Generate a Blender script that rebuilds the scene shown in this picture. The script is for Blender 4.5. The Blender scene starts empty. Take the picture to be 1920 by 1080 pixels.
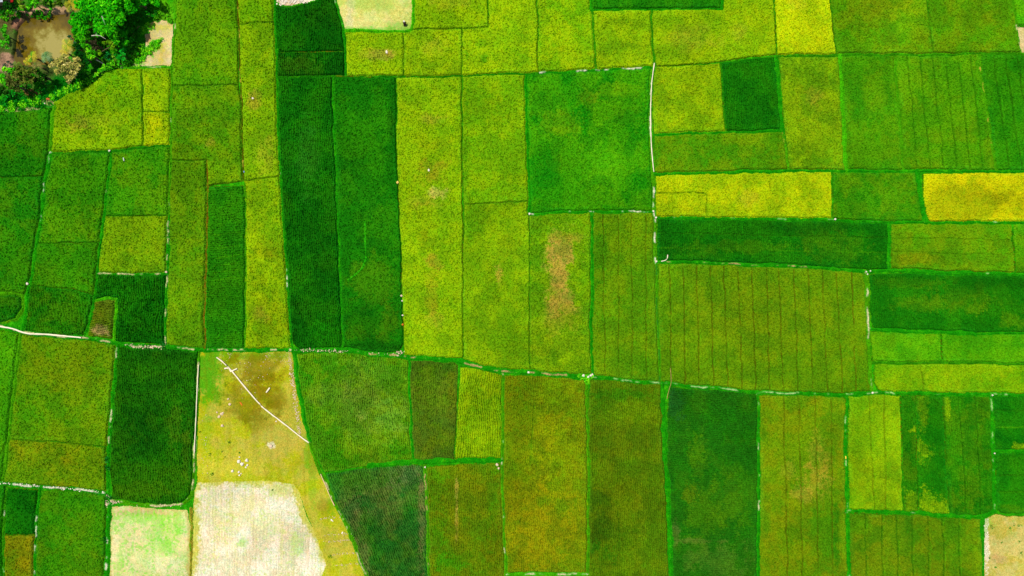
import bpy, math
import numpy as np
from mathutils import Vector

# ------------------------------------------------------------------ camera, sky, sun, exposure
H = 106.667                       # drone height in metres; 12 photo pixels per metre on the canopy
sc = bpy.context.scene
cam = bpy.data.cameras.new("drone_camera")
camo = bpy.data.objects.new("drone_camera", cam)
sc.collection.objects.link(camo)
camo.location = (0, 0, H)
camo.rotation_euler = (0, 0, 0)
cam.sensor_width = 36.0
cam.lens = 24.0
cam.clip_start = 0.5
cam.clip_end = 5000
sc.camera = camo

SUN_EL, SUN_AZ = math.radians(67), math.radians(310)     # azimuth clockwise from +Y
world = bpy.data.worlds.new("World")
sc.world = world
world.use_nodes = True
wn = world.node_tree
wn.nodes.clear()
sky = wn.nodes.new("ShaderNodeTexSky")
sky.sky_type = 'NISHITA'
sky.sun_disc = False
sky.sun_elevation = SUN_EL
sky.sun_rotation = SUN_AZ
bg = wn.nodes.new("ShaderNodeBackground")
bg.inputs[1].default_value = 0.10
wo = wn.nodes.new("ShaderNodeOutputWorld")
wn.links.new(sky.outputs[0], bg.inputs[0])
wn.links.new(bg.outputs[0], wo.inputs[0])

sl = bpy.data.lights.new("sun", 'SUN')
sl.energy = 3.55
sl.angle = math.radians(0.5)
sl.color = (1.0, 0.95, 0.86)
so = bpy.data.objects.new("sun", sl)
sc.collection.objects.link(so)
sd = Vector((math.sin(SUN_AZ) * math.cos(SUN_EL), math.cos(SUN_AZ) * math.cos(SUN_EL), math.sin(SUN_EL)))
so.rotation_euler = (-sd).to_track_quat('-Z', 'Y').to_euler()
so.location = sd * 200

sc.view_settings.view_transform = 'Standard'
sc.view_settings.look = 'None'
sc.view_settings.gamma = 1.0
sc.view_settings.use_curve_mapping = False
sc.view_settings.exposure = 1.0
GAIN = (2.06, 2.02, 2.1)          # radiance out per unit of base colour under this light
sc.cycles.max_bounces = 6

# ------------------------------------------------------------------ helpers
COL = sc.collection
Z0 = 0.4
KS = (H - Z0) / H
def wx(px, z=Z0): return (px - 960.0) / 12.0 * (H - z) / H
def wy(py, z=Z0): return (540.0 - py) / 12.0 * (H - z) / H
def W(px, py, z=Z0): return (wx(px, z), wy(py, z), z)

def alb(c):
    r = []
    for i in range(3):
        v = c[i] / 255.0
        l = v / 12.92 if v <= 0.04045 else ((v + 0.055) / 1.055) ** 2.4
        r.append(min(l / GAIN[i], 0.8))
    if r[1] > r[2] * 6: r[2] = max(r[2] - .0025, .0012); r[0] = max(r[0] - .0015, .0025)   # saturated leaf greens
    return np.array(r)

def lat(seed):
    return np.random.default_rng(seed).random((256, 256)).astype(np.float32)
_L = {}
def vn(X, Y, s, seed):
    if seed not in _L: _L[seed] = lat(seed)
    T = _L[seed]
    x = X / s + 1000.37; y = Y / s + 1000.71
    ix = np.floor(x).astype(np.int64); iy = np.floor(y).astype(np.int64)
    fx = (x - ix); fy = (y - iy)
    fx = fx * fx * (3 - 2 * fx); fy = fy * fy * (3 - 2 * fy)
    a = T[iy & 255, ix & 255]; b = T[iy & 255, (ix + 1) & 255]
    c = T[(iy + 1) & 255, ix & 255]; d = T[(iy + 1) & 255, (ix + 1) & 255]
    return (a * (1 - fx) + b * fx) * (1 - fy) + (c * (1 - fx) + d * fx) * fy
def fbm(X, Y, s, o, seed):
    r = 0; a = 1.0; t = 0
    for k in range(o):
        r = r + a * vn(X, Y, s, seed + k); t += a; a *= 0.55; s *= 0.5
    return r / t          # about 0..1, mean .5
def ss(a, b, x):
    t = np.clip((x - a) / (b - a), 0, 1)
    return t * t * (3 - 2 * t)

def sdf(X, Y, P):
    """signed distance, positive inside polygon P (photo pixels)"""
    d = np.full(X.shape, 1e9); ins = np.zeros(X.shape, bool)
    n = len(P)
    for i in range(n):
        ax, ay = P[i]; bx, by = P[(i + 1) % n]
        ex, ey = bx - ax, by - ay
        L = ex * ex + ey * ey
        if L < 1e-9: continue
        t = np.clip(((X - ax) * ex + (Y - ay) * ey) / L, 0, 1)
        q = (X - ax - t * ex) ** 2 + (Y - ay - t * ey) ** 2
        d = np.minimum(d, q)
        if ay != by:
            c = ((ay > Y) != (by > Y)) & (X < (bx - ax) * (Y - ay) / (by - ay) + ax)
            ins ^= c
    d = np.sqrt(d)
    return np.where(ins, d, -d)
def pdist(X, Y, P):
    d = np.full(X.shape, 1e9)
    for i in range(len(P) - 1):
        ax, ay = P[i]; bx, by = P[i + 1]
        ex, ey = bx - ax, by - ay
        L = max(ex * ex + ey * ey, 1e-9)
        t = np.clip(((X - ax) * ex + (Y - ay) * ey) / L, 0, 1)
        d = np.minimum(d, (X - ax - t * ex) ** 2 + (Y - ay - t * ey) ** 2)
    return np.sqrt(d)

_mats = {}
def mat(name, color=None, rough=0.85, spec=0.05, bump=0.0, noise=0.12, nscale=6.0, sheen=0.0):
    """procedural material; colour None = read from the mesh's ripeness/soil attribute"""
    if name in _mats: return _mats[name]
    m = bpy.data.materials.new(name); m.use_nodes = True
    nt = m.node_tree; N = nt.nodes; Lk = nt.links
    b = N["Principled BSDF"]
    b.inputs["Roughness"].default_value = rough
    b.inputs["Specular IOR Level"].default_value = spec
    tc = N.new("ShaderNodeTexCoord")
    nz = N.new("ShaderNodeTexNoise"); nz.inputs["Scale"].default_value = nscale; nz.inputs["Detail"].default_value = 4
    Lk.new(tc.outputs["Object"], nz.inputs["Vector"])
    mr = N.new("ShaderNodeMapRange")
    mr.inputs[1].default_value = 0.3; mr.inputs[2].default_value = 0.7
    mr.inputs[3].default_value = 1 - noise; mr.inputs[4].default_value = 1 + noise
    Lk.new(nz.outputs["Fac"], mr.inputs[0])
    mul = N.new("ShaderNodeVectorMath"); mul.operation = 'SCALE'
    if color is None:
        at = N.new("ShaderNodeAttribute"); at.attribute_name = "Col"
        Lk.new(at.outputs["Color"], mul.inputs[0])
    else:
        a = alb(color); mul.inputs[0].default_value = tuple(a)
    Lk.new(mr.outputs[0], mul.inputs["Scale"])
    Lk.new(mul.outputs[0], b.inputs["Base Color"])
    if bump:
        bp = N.new("ShaderNodeBump"); bp.inputs["Strength"].default_value = bump; bp.inputs["Distance"].default_value = 0.05
        Lk.new(nz.outputs["Fac"], bp.inputs["Height"]); Lk.new(bp.outputs[0], b.inputs["Normal"])
    _mats[name] = m
    return m

def mesh_obj(name, V, F, m, col=None, parent=None, smooth=False):
    """V (n,3) float, F (k,4) or (k,3) int"""
    V = np.asarray(V, np.float32); F = np.asarray(F, np.int32)
    me = bpy.data.meshes.new(name)
    k, c = F.shape
    me.vertices.add(len(V)); me.vertices.foreach_set("co", V.ravel())
    me.loops.add(k * c); me.loops.foreach_set("vertex_index", F.ravel())
    me.polygons.add(k)
    me.polygons.foreach_set("loop_start", np.arange(0, k * c, c, dtype=np.int32))
    me.polygons.foreach_set("loop_total", np.full(k, c, np.int32))
    me.polygons.foreach_set("use_smooth", np.full(k, smooth, bool))
    me.update(calc_edges=True)
    if col is not None:
        a = me.color_attributes.new("Col", 'FLOAT_COLOR', 'POINT')
        cc = np.ones((len(V), 4), np.float32); cc[:, :3] = col
        a.data.foreach_set("color", cc.ravel())
    me.materials.append(m)
    o = bpy.data.objects.new(name, me)
    COL.objects.link(o)
    if parent: o.parent = parent
    return o
def thing(name, label, cat, loc=(0, 0, 0), rz=0, group=None):
    o = bpy.data.objects.new(name, None); COL.objects.link(o)
    o.empty_display_size = 0.3
    o.location = loc; o.rotation_euler = (0, 0, rz)
    o["label"] = label; o["category"] = cat
    if group: o["group"] = group
    return o
def tag(o, label, cat, group=None):
    o["label"] = label; o["category"] = cat
    if group: o["group"] = group
    return o

# ------------------------------------------------------------------ colour names (as they look in the sun)
C = dict(
    yg=(134, 176, 6), yg2=(146, 182, 6), y=(182, 197, 12), gold=(200, 196, 20), golddark=(158, 160, 20),
    ol=(100, 146, 8), ol2=(86, 132, 8), olb=(108, 126, 10), olb2=(122, 134, 10), ob=(132, 128, 12),
    g1=(80, 160, 10), g2=(56, 140, 10), g3=(36, 126, 14), g4=(26, 112, 14), g5=(14, 90, 14), bsq=(34, 142, 18),
    bund=(34, 150, 22), lime=(76, 182, 20), dkgr=(16, 100, 16), brown=(128, 102, 26), tan=(188, 172, 70), pale=(222, 206, 164),
    sand=(226, 206, 152), pink=(196, 156, 104), straw=(200, 164, 62), dry=(166, 150, 44), gap=(44, 108, 10), gapb=(92, 92, 12),
    white=(244, 232, 206), wg=(176, 210, 132), fal=(176, 180, 28), fal2=(122, 110, 20), grassy=(84, 168, 20),
    gyb=(110, 128, 48), sage=(50, 124, 38), brn2=(98, 112, 26))

# ------------------------------------------------------------------ the plots
# (polygon, colour, label, options)   options: p = patches [(x,y,rx,ry,colour,strength)], l = furrow lines
# [(x1,y1,x2,y2,halfwidth,colour,strength,depth)], mix = second colour mottled in, rows = (spacing px, angle deg, amp), h = crop height
FIELDS = []
def F(poly, col, label, cat='rice crop', name='rice_crop', group='rice plots between the bunds', **o):
    FIELDS.append(dict(poly=poly, col=col, label=label, cat=cat, name=name, group=group, **o))
def stripes(pairs, y0, y1, colour='gapb', s=0.62, hw=0.8, d=0.2):
    return [(a, y0, b, y1, hw, colour, s, d) for a, b in pairs]

# --- north-west block
F([(98,190),(130,173),(163,161),(179,151),(194,134),(224,125),(265,125),(267,204),(267,273),(207,281),(96,287),(94,236),(98,213)], 'yg',
  'yellow-green rice plot with a curved weedy edge beside the pond grove', mix=('ol', .45), p=[(152,232,22,14,(150,136,40),.7),(185,140,40,30,'g1',.5),(240,170,40,50,'g1',.35),(175,225,50,10,'dry',.2)])
F([(266,125),(320,125),(317,210),(268,210)], 'yg2', 'small olive-yellow rice plot directly below the sandy yard', mix=('ol', .5))
F([(268,210),(317,210),(317,273),(267,273)], 'y', 'tiny golden-yellow rice plot below the small olive plot near the sandy yard', mix=('yg', .5), l=[(306,215,308,245,1,'ol',.6,.1)])
F([(-100,238),(0,212),(60,205),(97,200),(95,235),(92,282),(84,330),(-100,333)], 'g3', 'dark green rice plot at the left edge just below the weedy grove bank', mix=('ol2', .35))
F([(-100,333),(84,330),(76,397),(67,454),(58,517),(51,540),(42,553),(-100,552)], 'g3', 'tall dark green rice plot on the left edge above the rounded corner plot', mix=('ol2', .4), p=[(30,480,30,60,'g2',.5)])
F([(-100,552),(20,550),(38,556),(39,575),(27,597),(0,605),(-100,600)], 'g4', 'small dark green corner plot with a rounded end beside the pale track', mix=('ol2', .3))
F([(93,286),(205,283),(200,353),(193,404),(188,453),(67,457),(76,397),(84,330)], 'g2', 'mid-green rice plot below the curved yellow-green plot, left of the footpath', mix=('ol', .4), p=[(140,420,50,30,'ol',.35)])
F([(66,457),(188,453),(181,510),(175,552),(135,541),(55,535)], 'g2', 'middle green plot of the left column, between two faint green bunds', mix=('ol2', .35))
F([(55,535),(135,541),(175,552),(169,600),(157,630),(42,621),(48,570)], 'g3', 'dark green plot with a rounded corner above the pale winding track', mix=('ol2', .4), rows=(5, 80, .12))
F([(206,282),(266,276),(290,272),(318,273),(314,403),(193,405)], 'g2', 'green rice plot below the golden plots holding a small white marker', mix=('ol', .5))
F([(193,405),(314,403),(312,513),(181,512)], 'ol', 'olive rice plot above the dark L-shaped plot', mix=('yg', .4))
F([(181,513),(312,515),(309,645),(213,640),(216,560),(176,563)], 'g4', 'very dark green L-shaped plot wrapped around a small brown-patched plot', mix=('g3', .4), rows=(4, 90, .16))
F([(176,563),(216,560),(212,636),(165,630)], 'brn2', 'little olive-brown plot in the notch of the dark L-shaped plot', mix=('ol', .5), rows=(4, 0, .15), p=[(188,620,14,8,'pink',.6)])
# --- columns 320..545
F([(331,-100),(444,-100),(444,0),(447,159),(322,161),(326,60)], (102,160,8),
  'green rice plot at the top edge right of the sandy yard', mix=('ol', .5), p=[(370,140,40,30,'g2',.6),(400,5,60,14,'g3',.6)])
F([(322,161),(447,159),(452,225),(457,338),(388,349),(386,300),(320,301)], 'ol', 'olive-green plot stepping down around a small square plot, brown spot in it', mix=('g2', .45), p=[(394,268,8,9,'dry',.5),(415,320,40,20,'yg',.4),(380,190,50,20,'yg',.3)])
F([(320,301),(386,300),(387,420),(384,520),(382,600),(384,652),(309,646),(313,500),(316,400)], 'ol', 'long narrow olive plot with a brown furrow down its right side', mix=('g2', .35), p=[(350,360,50,50,'ol2',.5),(350,560,30,30,'yg',.3)])
F([(387,350),(458,346),(459,480),(458,655),(385,652),(387,500)], (44,128,14),
  'narrow mid-green plot crossed by faint wavy planting lines', mix=('g2', .35), rows=(4.2, 0, .10),
  l=[(400,y,450,y-6,1,'g1',.5,.0) for y in (440,466,484,500,512,526)])
F([(444,-100),(514,-100),(514,10),(517,140),(520,230),(524,330),(458,338),(453,225),(448,120),(444,0)], 'yg', 'long yellow-green strip with brown dead spots beside the darkest plots', mix=('ol', .5), p=[(478,188,12,22,'dry',.6),(500,290,20,30,'dry',.3),(480,20,40,20,'g1',.5)], l=[(447,44,512,40,1,'gap',.7,.2)])
F([(458,338),(524,330),(531,420),(537,520),(541,600),(546,656),(458,657),(459,480)], 'yg2', 'yellow-olive strip under the faint crossing furrow, orange spots near its foot', mix=('ol', .6), p=[(490,590,14,14,'dry',.55),(500,470,20,20,'ob',.4),(505,600,30,60,'olb2',.4)])
F([(514,8),(542,12),(590,2),(600,-8),(600,-100),(622,-100),(628,0),(637,33),(643,53),(645,95),(513,98)], 'g4', 'darkest green plot under the gravelly strip at the top edge', mix=('g5', .6), p=[(540,60,22,50,'g3',.6),(600,60,40,40,'g5',.6)], rows=(4, 90, .1))
F([(513,98),(645,96),(648,140),(520,142)], 'g5', 'short dark green block between the darkest plot and the long dark strip', mix=('g4', .6), p=[(560,120,40,15,'brn2',.2)], rows=(4, 90, .14))
F([(520,142),(624,142),(626,240),(630,370),(634,470),(638,540),(642,656),(600,658),(562,656),(548,645),(541,600),(537,520),(531,420),(524,300)], 'g4', 'long dark blue-green strip, left of the two tall dark strips', mix=('g3', .55), rows=(4, 90, .12), p=[(575,300,20,70,(50,124,34),.5),(540,340,12,80,(8,84,14),.5),(600,480,30,60,(10,88,20),.6),(560,600,20,50,(6,78,14),.6),(545,640,20,16,(4,70,14),.6),(570,520,20,50,(40,128,20),.4),(600,620,30,18,'bsq',.4)])
F([(625,142),(742,144),(742,240),(746,330),(749,420),(753,540),(756,645),(745,660),(690,664),(642,656),(638,540),(631,370)], 'g3', 'tall dark green strip with a curved green line, bordering the yellow plots', mix=('g4', .5),
  p=[(690,250,40,60,(50,140,12),.6),(660,330,30,60,(12,92,14),.5),(700,400,30,30,(10,88,14),.6),(690,455,34,14,(8,84,14),.6),(690,300,40,120,'g2',.4),(720,440,30,60,'g2',.5),(700,530,40,40,'ol2',.45),(738,200,8,90,(8,84,14),.7),(700,600,50,30,(12,88,12),.7),(725,610,16,34,(80,130,12),.6),(668,625,16,14,(70,124,12),.5),(690,650,60,8,(6,76,12),.7),(685,170,50,20,'g4',.5)],
  l=[(684,417,687,484,1.5,(50,176,24),1,-.08),(687,484,680,504,1.5,(50,176,24),1,-.08),(680,504,652,525,1.5,(50,176,24),1,-.08),(640,418,710,415,1,'bund',.35,0)])
# --- top row
F([(629,-100),(773,-100),(773,50),(758,57),(648,56),(643,48),(637,28),(629,0)], (206,206,100), 'pale grazed fallow plot at the top edge with a tiny dark figure on it', cat='fallow field', name='fallow_field', group='fallow plots', h=.06, amp=.06,
  mix=((220,210,130), .5), speck='lime', p=[(655,20,8,40,'pale',.4),(760,50,30,10,'lime',.5),(700,54,60,5,'lime',.5),(690,5,60,10,'lime',.3)])
F([(774,-100),(914,-100),(914,0),(916,50),(870,52),(774,54)], 'yg2', 'yellow-green rice plot right of the pale grazed fallow', mix=('yg', .5), p=[(850,5,40,10,'dry',.3)])
F([(647,57),(756,57),(757,142),(648,140)], 'yg2', 'yellow-green rice plot with a trampled brown patch, below the pale fallow', mix=('yg', .5), p=[(716,103,17,9,(190,170,66),.8),(706,100,30,10,'dry',.4)])
F([(756,57),(774,54),(866,53),(865,140),(757,142)], 'yg2', 'middle yellow-green plot of the short row under the top edge', mix=('ol', .4), p=[(812,85,20,16,'dry',.3)])
F([(866,53),(870,52),(916,50),(914,-100),(1007,-100),(1007,0),(1009,134),(865,140)], 'yg2', 'yellow-green plot with two dark green smudges near its foot', mix=('yg', .5), p=[(893,112,18,14,'g2',.7),(905,82,14,8,'g2',.5),(980,112,18,12,'g2',.5),(980,70,14,12,'ol',.6)])
F([(1007,-100),(1107,-100),(1109,16),(1113,60),(1117,129),(1009,134)], 'yg2', 'yellow-green plot left of the dark strip at the top edge', mix=('g1', .4), p=[(1080,20,30,20,'g1',.4)])
F([(1109,-100),(1357,-100),(1356,15),(1109,17)], 'g3', 'dark green strip cut by the top edge above the yellow plots', mix=('g2', .5))
F([(1110,17),(1222,17),(1223,80),(1227,124),(1117,129),(1113,60)], 'yg2', 'square yellow plot with cloudy dark green mottles under the dark top strip', mix=('yg', .5), p=[(1160,42,20,9,'ol2',.7),(1195,46,18,8,'ol2',.5),(1165,86,28,9,'ol2',.7),(1130,95,14,10,'ol2',.5),(1210,95,14,20,'ol2',.3)])
F([(1222,17),(1356,15),(1358,-100),(1452,-100),(1452,0),(1456,102),(1404,107),(1330,117),(1227,124),(1223,80)], 'yg2', 'wide yellow-green plot wrapping round the end of the dark top strip', mix=('yg', .5), p=[(1300,72,40,20,'dry',.35),(1260,45,40,14,'ol',.4),(1385,60,14,14,'dry',.35),(1250,100,40,20,'ol',.5),(1330,40,60,20,'ol',.3)])
F([(1453,-100),(1557,-100),(1557,0),(1561,50),(1568,101),(1457,102),(1453,0)], 'y', 'brightest yellow rice plot on the top edge', mix=('yg2', .3), p=[(1495,5,14,12,'dry',.3)])
F([(1558,-100),(1738,-100),(1738,0),(1744,60),(1752,101),(1568,101),(1561,50),(1557,0)], 'ol', 'large green plot mottled yellow, right of the brightest yellow plot', mix=('g1', .6), p=[(1650,10,60,30,'olb2',.5),(1700,40,30,30,'yg',.4),(1600,80,50,30,'g1',.5)])
F([(1739,-100),(1898,-100),(1899,0),(1907,50),(1917,98),(1752,101),(1744,60),(1738,0)], 'ol', 'large mottled green plot near the top right corner', mix=('g1', .55), p=[(1755,40,12,40,'g1',.6),(1810,40,40,30,'olb2',.35)])
F([(1900,-100),(2020,-100),(2020,47),(1907,47),(1900,0)], 'g1', 'bright green plot clipped by the top right corner', mix=('lime', .3))
F([(1907,49),(2020,49),(2020,98),(1918,98)], (206,186,110), 'tan bare plot on the right edge under the clipped green corner', cat='fallow field', name='fallow_field', group='fallow plots', h=.05, amp=.05, mix=('sand', .5))
# --- second row
F([(743,145),(865,141),(866,300),(868,500),(868,672),(757,666),(754,540),(749,420),(746,330),(743,240)], 'yg', 'long yellow-green strip with a chain of sandy bare spots', mix=('yg2', .4),
  p=[(812,322,26,20,(150,146,30),.75),(822,362,14,11,(206,190,84),.9),(800,385,20,8,(160,150,30),.4),(808,222,24,10,'dry',.45),(818,275,26,12,'ob',.4),(800,380,30,12,'dry',.3),(813,492,14,14,(168,154,40),.8),(810,545,12,54,(158,150,30),.65),(812,600,18,14,'dry',.3),(800,450,14,20,'ob',.35)])
F([(866,141),(984,138),(988,260),(991,377),(869,382),(867,300)], 'yg', 'clean yellow-green plot left of the bright green square', mix=('g1', .35), p=[(872,300,8,90,'g2',.5)])
F([(869,382),(991,377),(993,402),(993,697),(940,695),(868,674),(868,500)], 'yg', 'yellow-green strip browning toward its foot, below a faint crossing furrow', mix=('ol', .55),
  p=[(935,515,8,18,'straw',.6),(880,420,14,40,'g1',.6),(930,620,60,60,'ol',.6),(955,470,20,40,'olb2',.3)])
F([(985,138),(1116,131),(1225,126),(1221,200),(1221,300),(1226,396),(1100,397),(993,401),(989,300)], 'bsq', 'bright emerald square plot with cloudy lighter patches', mix=('g1', .7), mixs=44,
  p=[(1155,168,44,14,(110,170,10),.8),(1105,185,16,12,(124,156,24),.8),(1050,232,40,22,(108,160,12),.85),(1150,215,44,26,(96,168,10),.7),(1130,310,44,26,(92,168,10),.7),(1060,300,30,20,(88,160,10),.5),(1140,225,50,30,'g1',.6),(1130,290,50,30,'g1',.5),(1165,350,30,20,'g1',.5),(1020,330,20,60,'g3',.5),(1180,240,20,60,'g3',.4),(1060,170,50,24,'g2',.6),(1050,360,40,30,'g2',.5),(1090,310,40,30,'g2',.3),(1105,345,14,20,'g1',.4)])
F([(993,402),(1080,399),(1109,398),(1110,500),(1109,600),(1110,702),(1040,700),(993,697)], 'ol', 'olive plot with a large sandy brown bare patch in its middle', mix=('yg', .6),
  p=[(1052,475,24,34,(184,152,62),.9),(1045,515,20,50,(178,150,60),.85),(1052,560,24,34,(176,148,58),.85),(1070,445,26,12,'dry',.6),(1050,600,40,22,'dry',.45),(1060,420,50,20,'g1',.4),(1005,500,14,120,'g1',.35),(1100,520,14,100,'g1',.35),(1050,650,50,20,'olb2',.35)])
F([(1110,398),(1226,397),(1230,490),(1233,600),(1237,717),(1150,712),(1111,705),(1109,600),(1110,500)], 'ol', 'olive plot with faint vertical furrows, right of the bare-patched plot', mix=('ol2', .4),
  l=stripes([(1131,1135),(1159,1161),(1184,1187),(1211,1212)], 400, 710, s=.5, d=.14), p=[(1124,500,12,80,'g3',.6),(1150,590,20,20,'g2',.4),(1200,520,30,80,'g2',.35),(1195,680,30,20,'g2',.45)])
F([(1228,124),(1330,119),(1351,116),(1354,180),(1361,247),(1226,253),(1222,180)], 'yg2', 'speckled yellow-green plot between the pale track and the dark square', mix=('ol', .5), p=[(1246,190,12,30,'ol2',.6),(1250,240,20,10,'ol2',.3)])
F([(1353,116),(1440,106),(1455,106),(1460,170),(1466,243),(1362,246),(1355,180)], 'g4', 'small dark green square plot rimmed with brighter grass', mix=('g3', .6), rows=(4, 90, .1), p=[(1395,170,26,60,'g3',.5)])
F([(1226,253),(1361,247),(1468,245),(1474,280),(1479,320),(1350,321),(1228,325)], 'ol', 'dull olive-green strip below the dark square', mix=('g2', .5), p=[(1420,260,30,20,'yg',.3),(1300,300,60,14,'g2',.4)])
F([(1460,106),(1575,104),(1580,200),(1588,319),(1481,320),(1472,250),(1464,160)], 'ol', 'olive-yellow plot with an orange tinge, right of the dark square', mix=('yg', .55), p=[(1527,178,14,18,'dry',.45),(1530,215,50,60,'olb2',.3),(1550,280,30,30,'g2',.4)])
F([(1577,103),(1678,104),(1686,200),(1695,319),(1590,320),(1582,200)], (70,152,12),
  'mid-green plot with a curved inner line, left of the furrowed green plots', mix=('ol', .45), p=[(1600,170,20,60,'g3',.5),(1665,150,10,60,'g3',.55),(1620,290,30,30,'g3',.3),(1640,170,20,60,'ol',.4)],
  l=[(1640,106,1662,116,2,'g1',.6,0),(1662,116,1672,130,2,'g1',.6,0),(1672,130,1682,230,2,'g1',.35,0)])
F([(1679,104),(1837,101),(1850,200),(1869,319),(1695,319),(1686,200)], (84,158,10),
  'broad green plot ruled with straight dark furrows in the upper right', mix=('ol', .5),
  l=stripes([(1702,1721),(1725,1745),(1748,1771),(1773,1795),(1797,1819),(1820,1843)], 106, 318, 'gap', .8), p=[(1840,200,10,100,'bsq',.5)])
F([(1838,101),(2020,98),(2020,319),(1870,319),(1851,200)], (50,138,12),
  'darker green furrowed plot on the right edge, upper part', mix=('g2', .5), l=stripes([(1862,1893),(1883,1917),(1907,1940)], 100, 318, 'gap', .9, hw=1.3), p=[(1910,115,20,20,'g4',.5),(1905,290,30,20,'g3',.4)])
# --- third row
F([(1229,327),(1350,324),(1480,322),(1559,321),(1561,411),(1480,411),(1340,407),(1228,406)], 'y', 'long yellow strip with a small outlined rectangle in its left end', mix=('yg2', .6), p=[(1400,372,20,12,'dry',.45),(1460,380,30,14,'ob',.2)],
  l=[(1232,362,1318,361,1.1,'ol2',.8,.2),(1318,361,1324,364,1.1,'ol2',.8,.2),(1324,364,1327,408,1.1,'ol2',.8,.2)])
F([(1561,321),(1722,321),(1727,370),(1734,416),(1640,416),(1563,411)], 'g2', 'olive-green plot between the two yellow strips', mix=('ol', .5))
F([(1732,326),(1880,321),(2020,321),(2020,416),(1745,414),(1733,400)], 'gold', 'golden ripe plot with an orange-olive centre on the right edge', mix=('golddark', .3), p=[(1850,370,70,20,'golddark',.8),(1880,375,40,12,'olb2',.4),(1780,360,24,16,'golddark',.5)])
F([(1229,409),(1340,409),(1480,412),(1640,417),(1667,418),(1667,506),(1560,501),(1380,494),(1231,489)], 'g4', 'long dark green band below the yellow strip', mix=('g3', .5), rows=(4, 90, .08),
  p=[(1250,445,18,34,(8,84,12),.6),(1540,428,90,12,(8,84,12),.7),(1350,440,50,10,(16,96,12),.5),(1320,480,40,10,(60,132,12),.5),(1640,440,20,20,(14,92,12),.5),(1400,462,120,10,'ol2',.4),(1560,460,60,26,'ol2',.4),(1500,425,60,14,'g5',.5),(1245,450,18,40,'g5',.4),(1300,430,60,12,'g3',.5)],
  l=[(1232,436,1665,446,.9,'gap',.5,.12),(1232,464,1665,474,.9,'g1',.35,.0),(1391,410,1391,494,1,'bund',.4,.0)])
F([(1668,418),(1897,418),(1900,460),(1905,511),(1760,508),(1668,506)], 'ol', 'olive-green plot with an orange tinge at its left foot, right of the dark band', mix=('g1', .5), p=[(1720,485,40,14,'olb2',.7),(1790,450,50,30,'ol2',.3)], l=[(1670,446,1900,450,.8,'gap',.4,.1),(1670,472,1900,478,.8,'gap',.25,.1)])
F([(1900,418),(2020,418),(2020,512),(1906,511),(1901,460)], 'g1', 'narrow green end plot on the right edge under the golden plot', mix=('ol', .5), p=[(1930,500,30,14,'g4',.7)])
F([(1233,492),(1380,496),(1480,500),(1560,504),(1624,510),(1627,580),(1630,640),(1634,737),(1500,737),(1420,734),(1340,728),(1239,717),(1235,600)], 'ol', 'big furrowed olive plot with many parallel vertical furrows in the centre right', mix=('ol2', .4),
  l=stripes([(1255,1260),(1281,1285),(1306,1312),(1332,1339),(1357,1365),(1384,1393),(1410,1418),(1437,1444),(1460,1470),(1489,1497),(1515,1525),(1542,1552),(1568,1580),(1595,1606)], 494, 734, 'gapb', .8),
  p=[(1250,620,16,30,'g3',.5),(1255,510,20,30,'g1',.3),(1610,690,30,50,'g3',.5),(1430,600,140,60,'olb2',.3),(1600,560,30,50,'ol2',.5)])
F([(1628,513),(1760,511),(2020,517),(2020,624),(1760,622),(1640,617),(1632,600)], 'g3', 'dark green plot with yellowish smears on the right edge', mix=('g4', .5), rows=(4, 90, .1),
  p=[(1740,568,70,14,'ol2',.6),(1800,560,60,24,'ol2',.5),(1830,575,14,14,'ol',.6),(1900,600,24,14,'ol',.5),(1860,530,70,14,'g5',.6),(1650,570,12,40,'g4',.6),(1700,610,60,8,'g4',.5),(1700,530,60,10,'ol2',.3)])
F([(1633,621),(1680,621),(1764,624),(1767,681),(1636,679)], 'g1', 'fresh green half-strip beside the mottled white footpath', mix=('ol', .5), p=[(1660,640,30,20,'g2',.4)])
F([(1765,624),(2020,627),(2020,682),(1768,681)], 'g1', 'fresh green half-strip running off the right edge', mix=('g2', .5))
F([(1640,682),(1760,682),(2020,684),(2020,739),(1650,736),(1640,720)], 'yg', 'yellow-green strip just above the long cross track on the right', mix=('g1', .45), p=[(1740,700,40,14,'yg2',.4),(1920,710,40,14,'g1',.5)], l=[(1726,685,1732,735,1.2,'gapb',.6,.2)])
# --- south-west
F([(-100,618),(0,617),(34,626),(24,720),(14,820),(2,903),(-100,903)], 'g1', 'green sliver plot on the left edge below the pale winding track', mix=('g2', .5))
F([(38,627),(150,635),(217,645),(212,740),(203,838),(110,829),(14,823),(24,720)], 'ol', 'large olive-green plot below the pale winding track at left', mix=('g2', .4), p=[(130,700,70,40,'olb2',.45),(60,780,30,60,'g2',.3)])
F([(14,823),(110,829),(203,838),(198,921),(140,914),(70,911),(4,904)], 'ol', 'browning olive plot above the white mottled bund at left', mix=('olb2', .6), p=[(100,860,70,30,'olb2',.45)])
F([(220,650),(300,652),(369,658),(371,700),(366,800),(362,900),(358,932),(340,943),(290,948),(209,936),(205,880),(211,760)], (40,112,12),
  'large very dark green plot with a faint bright smear, left of the tan fallow', mix=('g3', .4), rows=(4.5, 80, .13),
  p=[(325,795,16,34,(104,150,30),.5),(290,660,70,12,(16,84,14),.7),(295,690,60,18,(60,118,16),.6),(290,725,60,12,(22,88,12),.6),(270,750,60,16,(54,116,14),.4),(262,815,44,48,(6,80,12),.85),(265,900,50,34,(56,116,12),.5),(325,800,20,30,'ol2',.3),(350,850,10,60,'brn2',.4),(290,690,60,10,'g3',.5),(260,810,50,50,'g5',.6),(280,670,60,14,'g5',.4),(280,920,60,14,'ol2',.4),(330,900,30,50,'ol2',.25)])
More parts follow.
